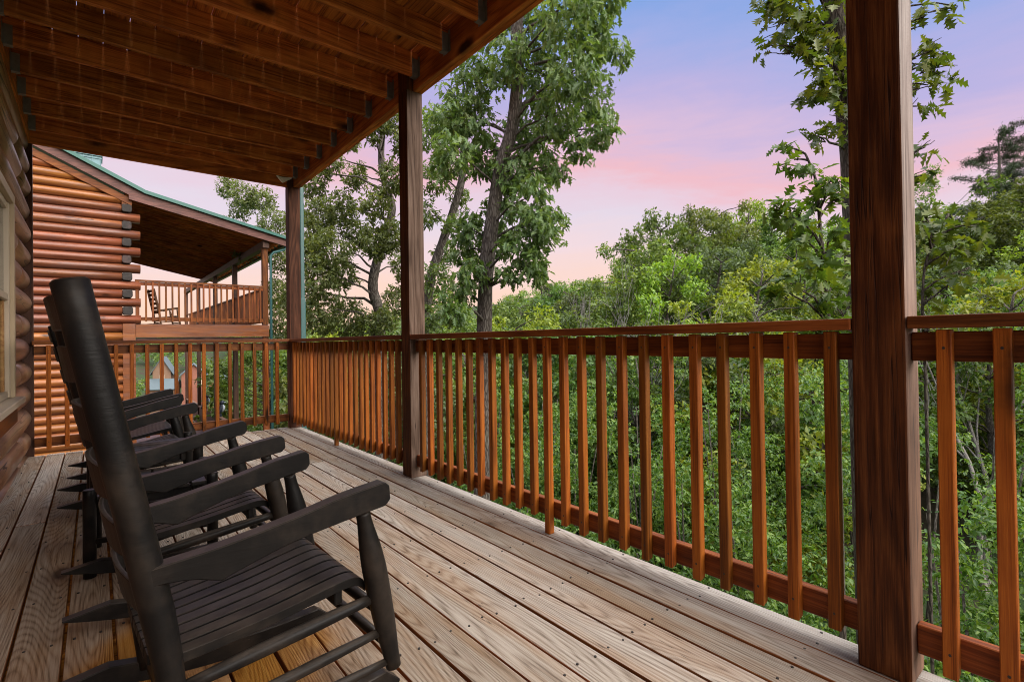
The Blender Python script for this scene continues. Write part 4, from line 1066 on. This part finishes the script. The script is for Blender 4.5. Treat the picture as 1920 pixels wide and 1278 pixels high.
# pines
def pine(seed, x, y, ztop, label, wide=1.0, sparse=1.0):
    rg = random.Random(seed); rng = np.random.default_rng(seed)
    z0 = float(ground_z(x, y)); H = ztop - z0
    t = tag(empty('pine_tree', (x, y, z0)), label, 'pine tree')
    mb = MB(); mb.tube([(0, 0, -.5), (.05, 0, H * .5), (0, .05, H)], [.016 * H, .011 * H, .003 * H], 8)
    cl = []
    for i in range(int(40 * sparse)):
        f = rg.random() ** .8; z = H * (.35 + .65 * f); a = rg.uniform(0, 6.28); L = wide * H * .20 * (1.12 - f) * rg.uniform(.6, 1.15) + .3
        e = Vector((L * math.cos(a), L * math.sin(a), z + L * rg.uniform(-.05, .3)))
        limb(mb, (0, 0, z), e, .03, .008, -.03, rg)
        for q in (.45, .65, .85, 1.0):
            p = Vector((0, 0, z)).lerp(e, q); cl.append((p.x, p.y, p.z + .05, .16 + .10 * L * .5))
    mb.build('trunk', M['bark_dark'], t)
    crown_obj('crown', clump_leaves(rng, cl, 1700 * min(1, sparse), .28, .12, 'needle', .0, 8, .22), M['leaf_pine'], t)
    return t
pine(51, 48.9, 5.6, 15.4, 'dark pine tree at the right, left one of the pair on the hill top', 1.5)
pine(52, 53.5, 4.3, 17.4, 'dark pine tree cut by the right edge on the hill top', 1.5)
pine(55, 44.6, 1.6, 13.6, 'dark pine tree below the pair on the hill top, half cut by the right edge', 1.4)
pine(56, 51.5, 2.4, 15.6, 'dark pine tree at the right edge, just below and before the tallest pine', 1.5)
pine(53, 28.6, 31.8, 6.4, 'thin sparse pine beyond the tall oak trunk, left of its twin', .7, .5)
pine(54, 30.3, 32.6, 6.2, 'thin sparse pine beyond the tall oak trunk, right of its twin', .7, .5)

# ------------------------------------------------------------------ undergrowth and the far wood
rng = np.random.default_rng(77)
def bush_clumps(x, y, zt, r, n, rng):
    zg = float(ground_z(x, y)); out = []
    for i in range(n):
        f = (i + rng.random()) / n
        z = zg + .3 + (zt - zg - .4) * (.25 + .75 * f); env = (.55 + .45 * math.sin(math.pi * min(1, .2 + .8 * f)))
        a = rng.uniform(0, 6.28); q = r * env * math.sqrt(rng.random())
        out.append((x + q * math.cos(a), y + q * math.sin(a), z, r * rng.uniform(.22, .42)))
    return out
near, mid_, stems = [], [], MB()
rg = random.Random(5)
rows = [(3.1, -2.9, 1.0, .9), (4.6, -1.9, 1.2, 1.0), (6.2, -.85, 1.5, 1.15), (8.2, .15, 1.7, 1.3), (10.6, .75, 1.8, 1.7)]
for (xr, zt, r, st) in rows:
    y = -4.0
    while y < 14.5:
        x = xr + rg.uniform(-.5, .5) + max(0, (y - 8) * -.12); z = zt + rg.uniform(-.55, .35) - max(0, y - 6) * .06
        if not (xr < 5 and 5.6 < y < 7.4):
            c = bush_clumps(x, y, z, r, 15, rng); near += c
            zg = float(ground_z(x, y))
            for k in range(2):
                stems.tube([(x + rg.uniform(-.2, .2), y + rg.uniform(-.2, .2), zg - .1), (x + rg.uniform(-.3, .3), y + rg.uniform(-.3, .3), (zg + z) / 2), (x + rg.uniform(-.5, .5), y + rg.uniform(-.5, .5), z - .3)], [.035, .025, .01], 5)
        y += st * rg.uniform(.9, 1.5)
near = [c for c in near if c[0] > 1.6]
o = mesh_obj('undergrowth', fast_mesh('undergrowth', *(lambda g_: (g_[0], list(g_[1].values())))(join_geo([clump_leaves(rng, near, 1050, .088, .46, 'blade', .5, 7, .8)])), [M['leaf_bush']]))
tag(o, 'dense green undergrowth filling the slope below the railing', 'undergrowth', None, 'stuff')
o = stems.build('undergrowth_stems', M['bark'], None); tag(o, 'thin grey stems inside the undergrowth below the railing', 'undergrowth', None, 'stuff')

parts = []
for i in range(80):                      # low scrub on the valley side below the far cabins
    a = R(rng.uniform(1, 14)); r = rng.uniform(36, 122); x, y = -2.08 + r * math.sin(a), r * math.cos(a)
    zg = float(ground_z(x, y)); rr = rng.uniform(1.6, 2.8)
    cl = [(x + rng.normal() * rr * .6, y + rng.normal() * rr * .6, zg + rng.uniform(.3, 2.2), rr * .45) for k in range(7)]
    parts.append(clump_leaves(rng, cl, 700 / (7 * (rr * .45) ** 2), .38, .55, 'rhomb', .3, 5, .8))
for i in range(240):
    a = R(rng.uniform(2, 92)) if i < 150 else R(rng.uniform(8, 50)); r = 42 + 190 * rng.random() ** 1.2 if i < 150 else rng.uniform(90, 240)
    x, y = -2.08 + r * math.sin(a), r * math.cos(a)
    if a < R(16) and 95 < r < 150: continue
    if a < R(14) and r < 130: r = rng.uniform(150, 230); x, y = -2.08 + r * math.sin(a), r * math.cos(a)
    zg = float(ground_z(x, y)); H = rng.uniform(7, 12); rr = rng.uniform(2.4, 4.2)
    cl = []
    for k in range(16):
        f = .25 + .75 * k / 16; env = math.sin(math.pi * min(1, f * .9)) ** .6
        th = k * 2.4; q = rr * env * rng.uniform(.3, .95)
        cl.append((x + q * math.cos(th), y + q * math.sin(th), zg + H * f - .5, rr * rng.uniform(.3, .45)))
    far = r > 95
    tot = sum(c[3] ** 2 for c in cl)
    parts.append(clump_leaves(rng, cl, (1300 if far else 2600) / tot, .55 if far else .36, .55, 'rhomb', .3, 5, .8))
o = mesh_obj('woods', fast_mesh('woods', *(lambda g_: (g_[0], list(g_[1].values())))(join_geo(parts)), [M['leaf_wood']]))
tag(o, 'far wood covering the hills behind the nearer trees', 'woods', None, 'stuff')

# power line
mb = MB(); a, b = Vector((55, 14.0, 8.6)), Vector((22, 1.3, 8.6)); P = []
for i in range(21):
    t = i / 20; p = a.lerp(b, t); P.append((p.x, p.y, p.z - 1.0 * math.sin(math.pi * t)))
mb.tube(P, .012, 5)
tag(mb.build('power_line', M['cable'], None), 'thin dark power line crossing the pink sky right of the nearest post', 'cable')

# ================================================================== LIGHT, SKY, CAMERA
W = bpy.data.worlds.new('World'); S.world = W; W.use_nodes = True
nt = W.node_tree; nt.nodes.clear()
SUN_EL, SUN_AZ = R(36), R(160)         # azimuth clockwise from +Y: behind the camera, on the open side of the porch
class WT(NT):
    def __init__(s): s.t = nt
w = WT()
out = w.n('ShaderNodeOutputWorld')
tc = w.n('ShaderNodeTexCoord').outputs['Generated']
sx = w.n('ShaderNodeSeparateXYZ'); w.l(tc, sx.inputs[0])
el = w.math('ARCSINE', sx.outputs[2])
n1 = w.noise(w.vscale(tc, (1.2, 1.2, 5.0)), 2.2, 5.0, 0.6, 0.4)
n2 = w.noise(w.vscale(tc, (1.0, 1.0, 7.0)), 6.0, 6.0, 0.62, 0.6)
el2 = w.math('ADD', el, w.math('MULTIPLY', w.math('SUBTRACT', n1, 0.5), 0.16))
el2 = w.math('ADD', el2, w.math('MULTIPLY', w.math('SUBTRACT', n2, 0.5), 0.045))
da = w.n('ShaderNodeVectorMath', operation='DOT_PRODUCT'); w.l(tc, da.inputs[0]); da.inputs[1].default_value = (math.sin(R(92)), math.cos(R(92)), 0)
el2 = w.math('ADD', el2, w.math('MULTIPLY', w.smooth(da.outputs['Value'], 0.70, 0.98), 0.085))      # the pink band sinks towards the right
dusk = w.ramp(w.math('DIVIDE', el2, 0.8, clamp=True), [
    (0.00, (0.98, 0.63, 0.46)), (0.11, (0.97, 0.66, 0.54)), (0.20, (0.89, 0.68, 0.70)), (0.29, (0.78, 0.67, 0.77)), (0.36, (0.81, 0.60, 0.70)), (0.405, (0.87, 0.50, 0.56)),
    (0.46, (0.70, 0.50, 0.68)), (0.54, (0.50, 0.44, 0.73)), (0.64, (0.34, 0.41, 0.76)), (0.75, (0.22, 0.37, 0.76)), (1.0, (0.30, 0.42, 0.75))])
# brightness added overhead, out of view, to light deck and foliage
hi = w.smooth(el, R(38), R(62))
col = w.mixc(hi, dusk, (4.8, 4.7, 4.7))
# unseen sky behind the camera, boosted as added fill light
dv = w.n('ShaderNodeVectorMath', operation='DOT_PRODUCT'); w.l(tc, dv.inputs[0]); dv.inputs[1].default_value = (math.sin(SUN_AZ), math.cos(SUN_AZ), 0.15)
bk = w.smooth(dv.outputs["Value"], 0.5, 0.95)
col = w.mixc(w.math('MULTIPLY', bk, w.smooth(el, R(-2), R(12))), col, (4.2, 3.8, 3.5))
bg = w.n('ShaderNodeBackground'); w.l(col, bg.inputs[0]); bg.inputs[1].default_value = 1.0
sky = w.n('ShaderNodeTexSky', sky_type='NISHITA'); sky.sun_disc = False; sky.sun_elevation = SUN_EL; sky.sun_rotation = SUN_AZ
bg2 = w.n('ShaderNodeBackground'); w.l(sky.outputs[0], bg2.inputs[0]); bg2.inputs[1].default_value = 0.01
ad = w.n('ShaderNodeAddShader'); w.l(bg.outputs[0], ad.inputs[0]); w.l(bg2.outputs[0], ad.inputs[1]); w.l(ad.outputs[0], out.inputs[0])

sl = bpy.data.lights.new('sun', 'SUN'); sl.energy = 2.8; sl.angle = R(60); sl.color = (1.0, .93, .84)
so = bpy.data.objects.new('sun', sl); COL.objects.link(so)
d = Vector((math.sin(SUN_AZ) * math.cos(SUN_EL), math.cos(SUN_AZ) * math.cos(SUN_EL), math.sin(SUN_EL)))
so.rotation_euler = (-d).to_track_quat('-Z', 'Y').to_euler(); so.location = d * 40

cam = bpy.data.cameras.new('camera'); co = bpy.data.objects.new('camera', cam); COL.objects.link(co); S.camera = co
right = Vector((0.7847829913, -0.6196121850, -0.0140141612)); up = Vector((0.0061138692, -0.0148710593, 0.9998707277)); fwd = Vector((0.6197404918, 0.7847672214, 0.0078823265))
mt = Matrix((right, up, -fwd)).transposed().to_4x4(); mt.translation = (-2.0794, 0.0, 1.0755)
co.matrix_world = mt
cam.sensor_width = 36; cam.lens = 36 * 944.45 / 1920
cam.shift_x = (960 - 923.1) / 1920; cam.shift_y = (630.76 - 639) / 1920
cam.clip_start = 0.05; cam.clip_end = 2000
S.view_settings.view_transform = 'Standard'; S.view_settings.look = 'None'; S.view_settings.exposure = 0; S.view_settings.gamma = 1
S.cycles.use_denoising = True; S.cycles.pixel_filter_type = 'BLACKMAN_HARRIS'; S.cycles.filter_width = 1.0
S.cycles.max_bounces = 8; S.cycles.diffuse_bounces = 4; S.cycles.transparent_max_bounces = 8
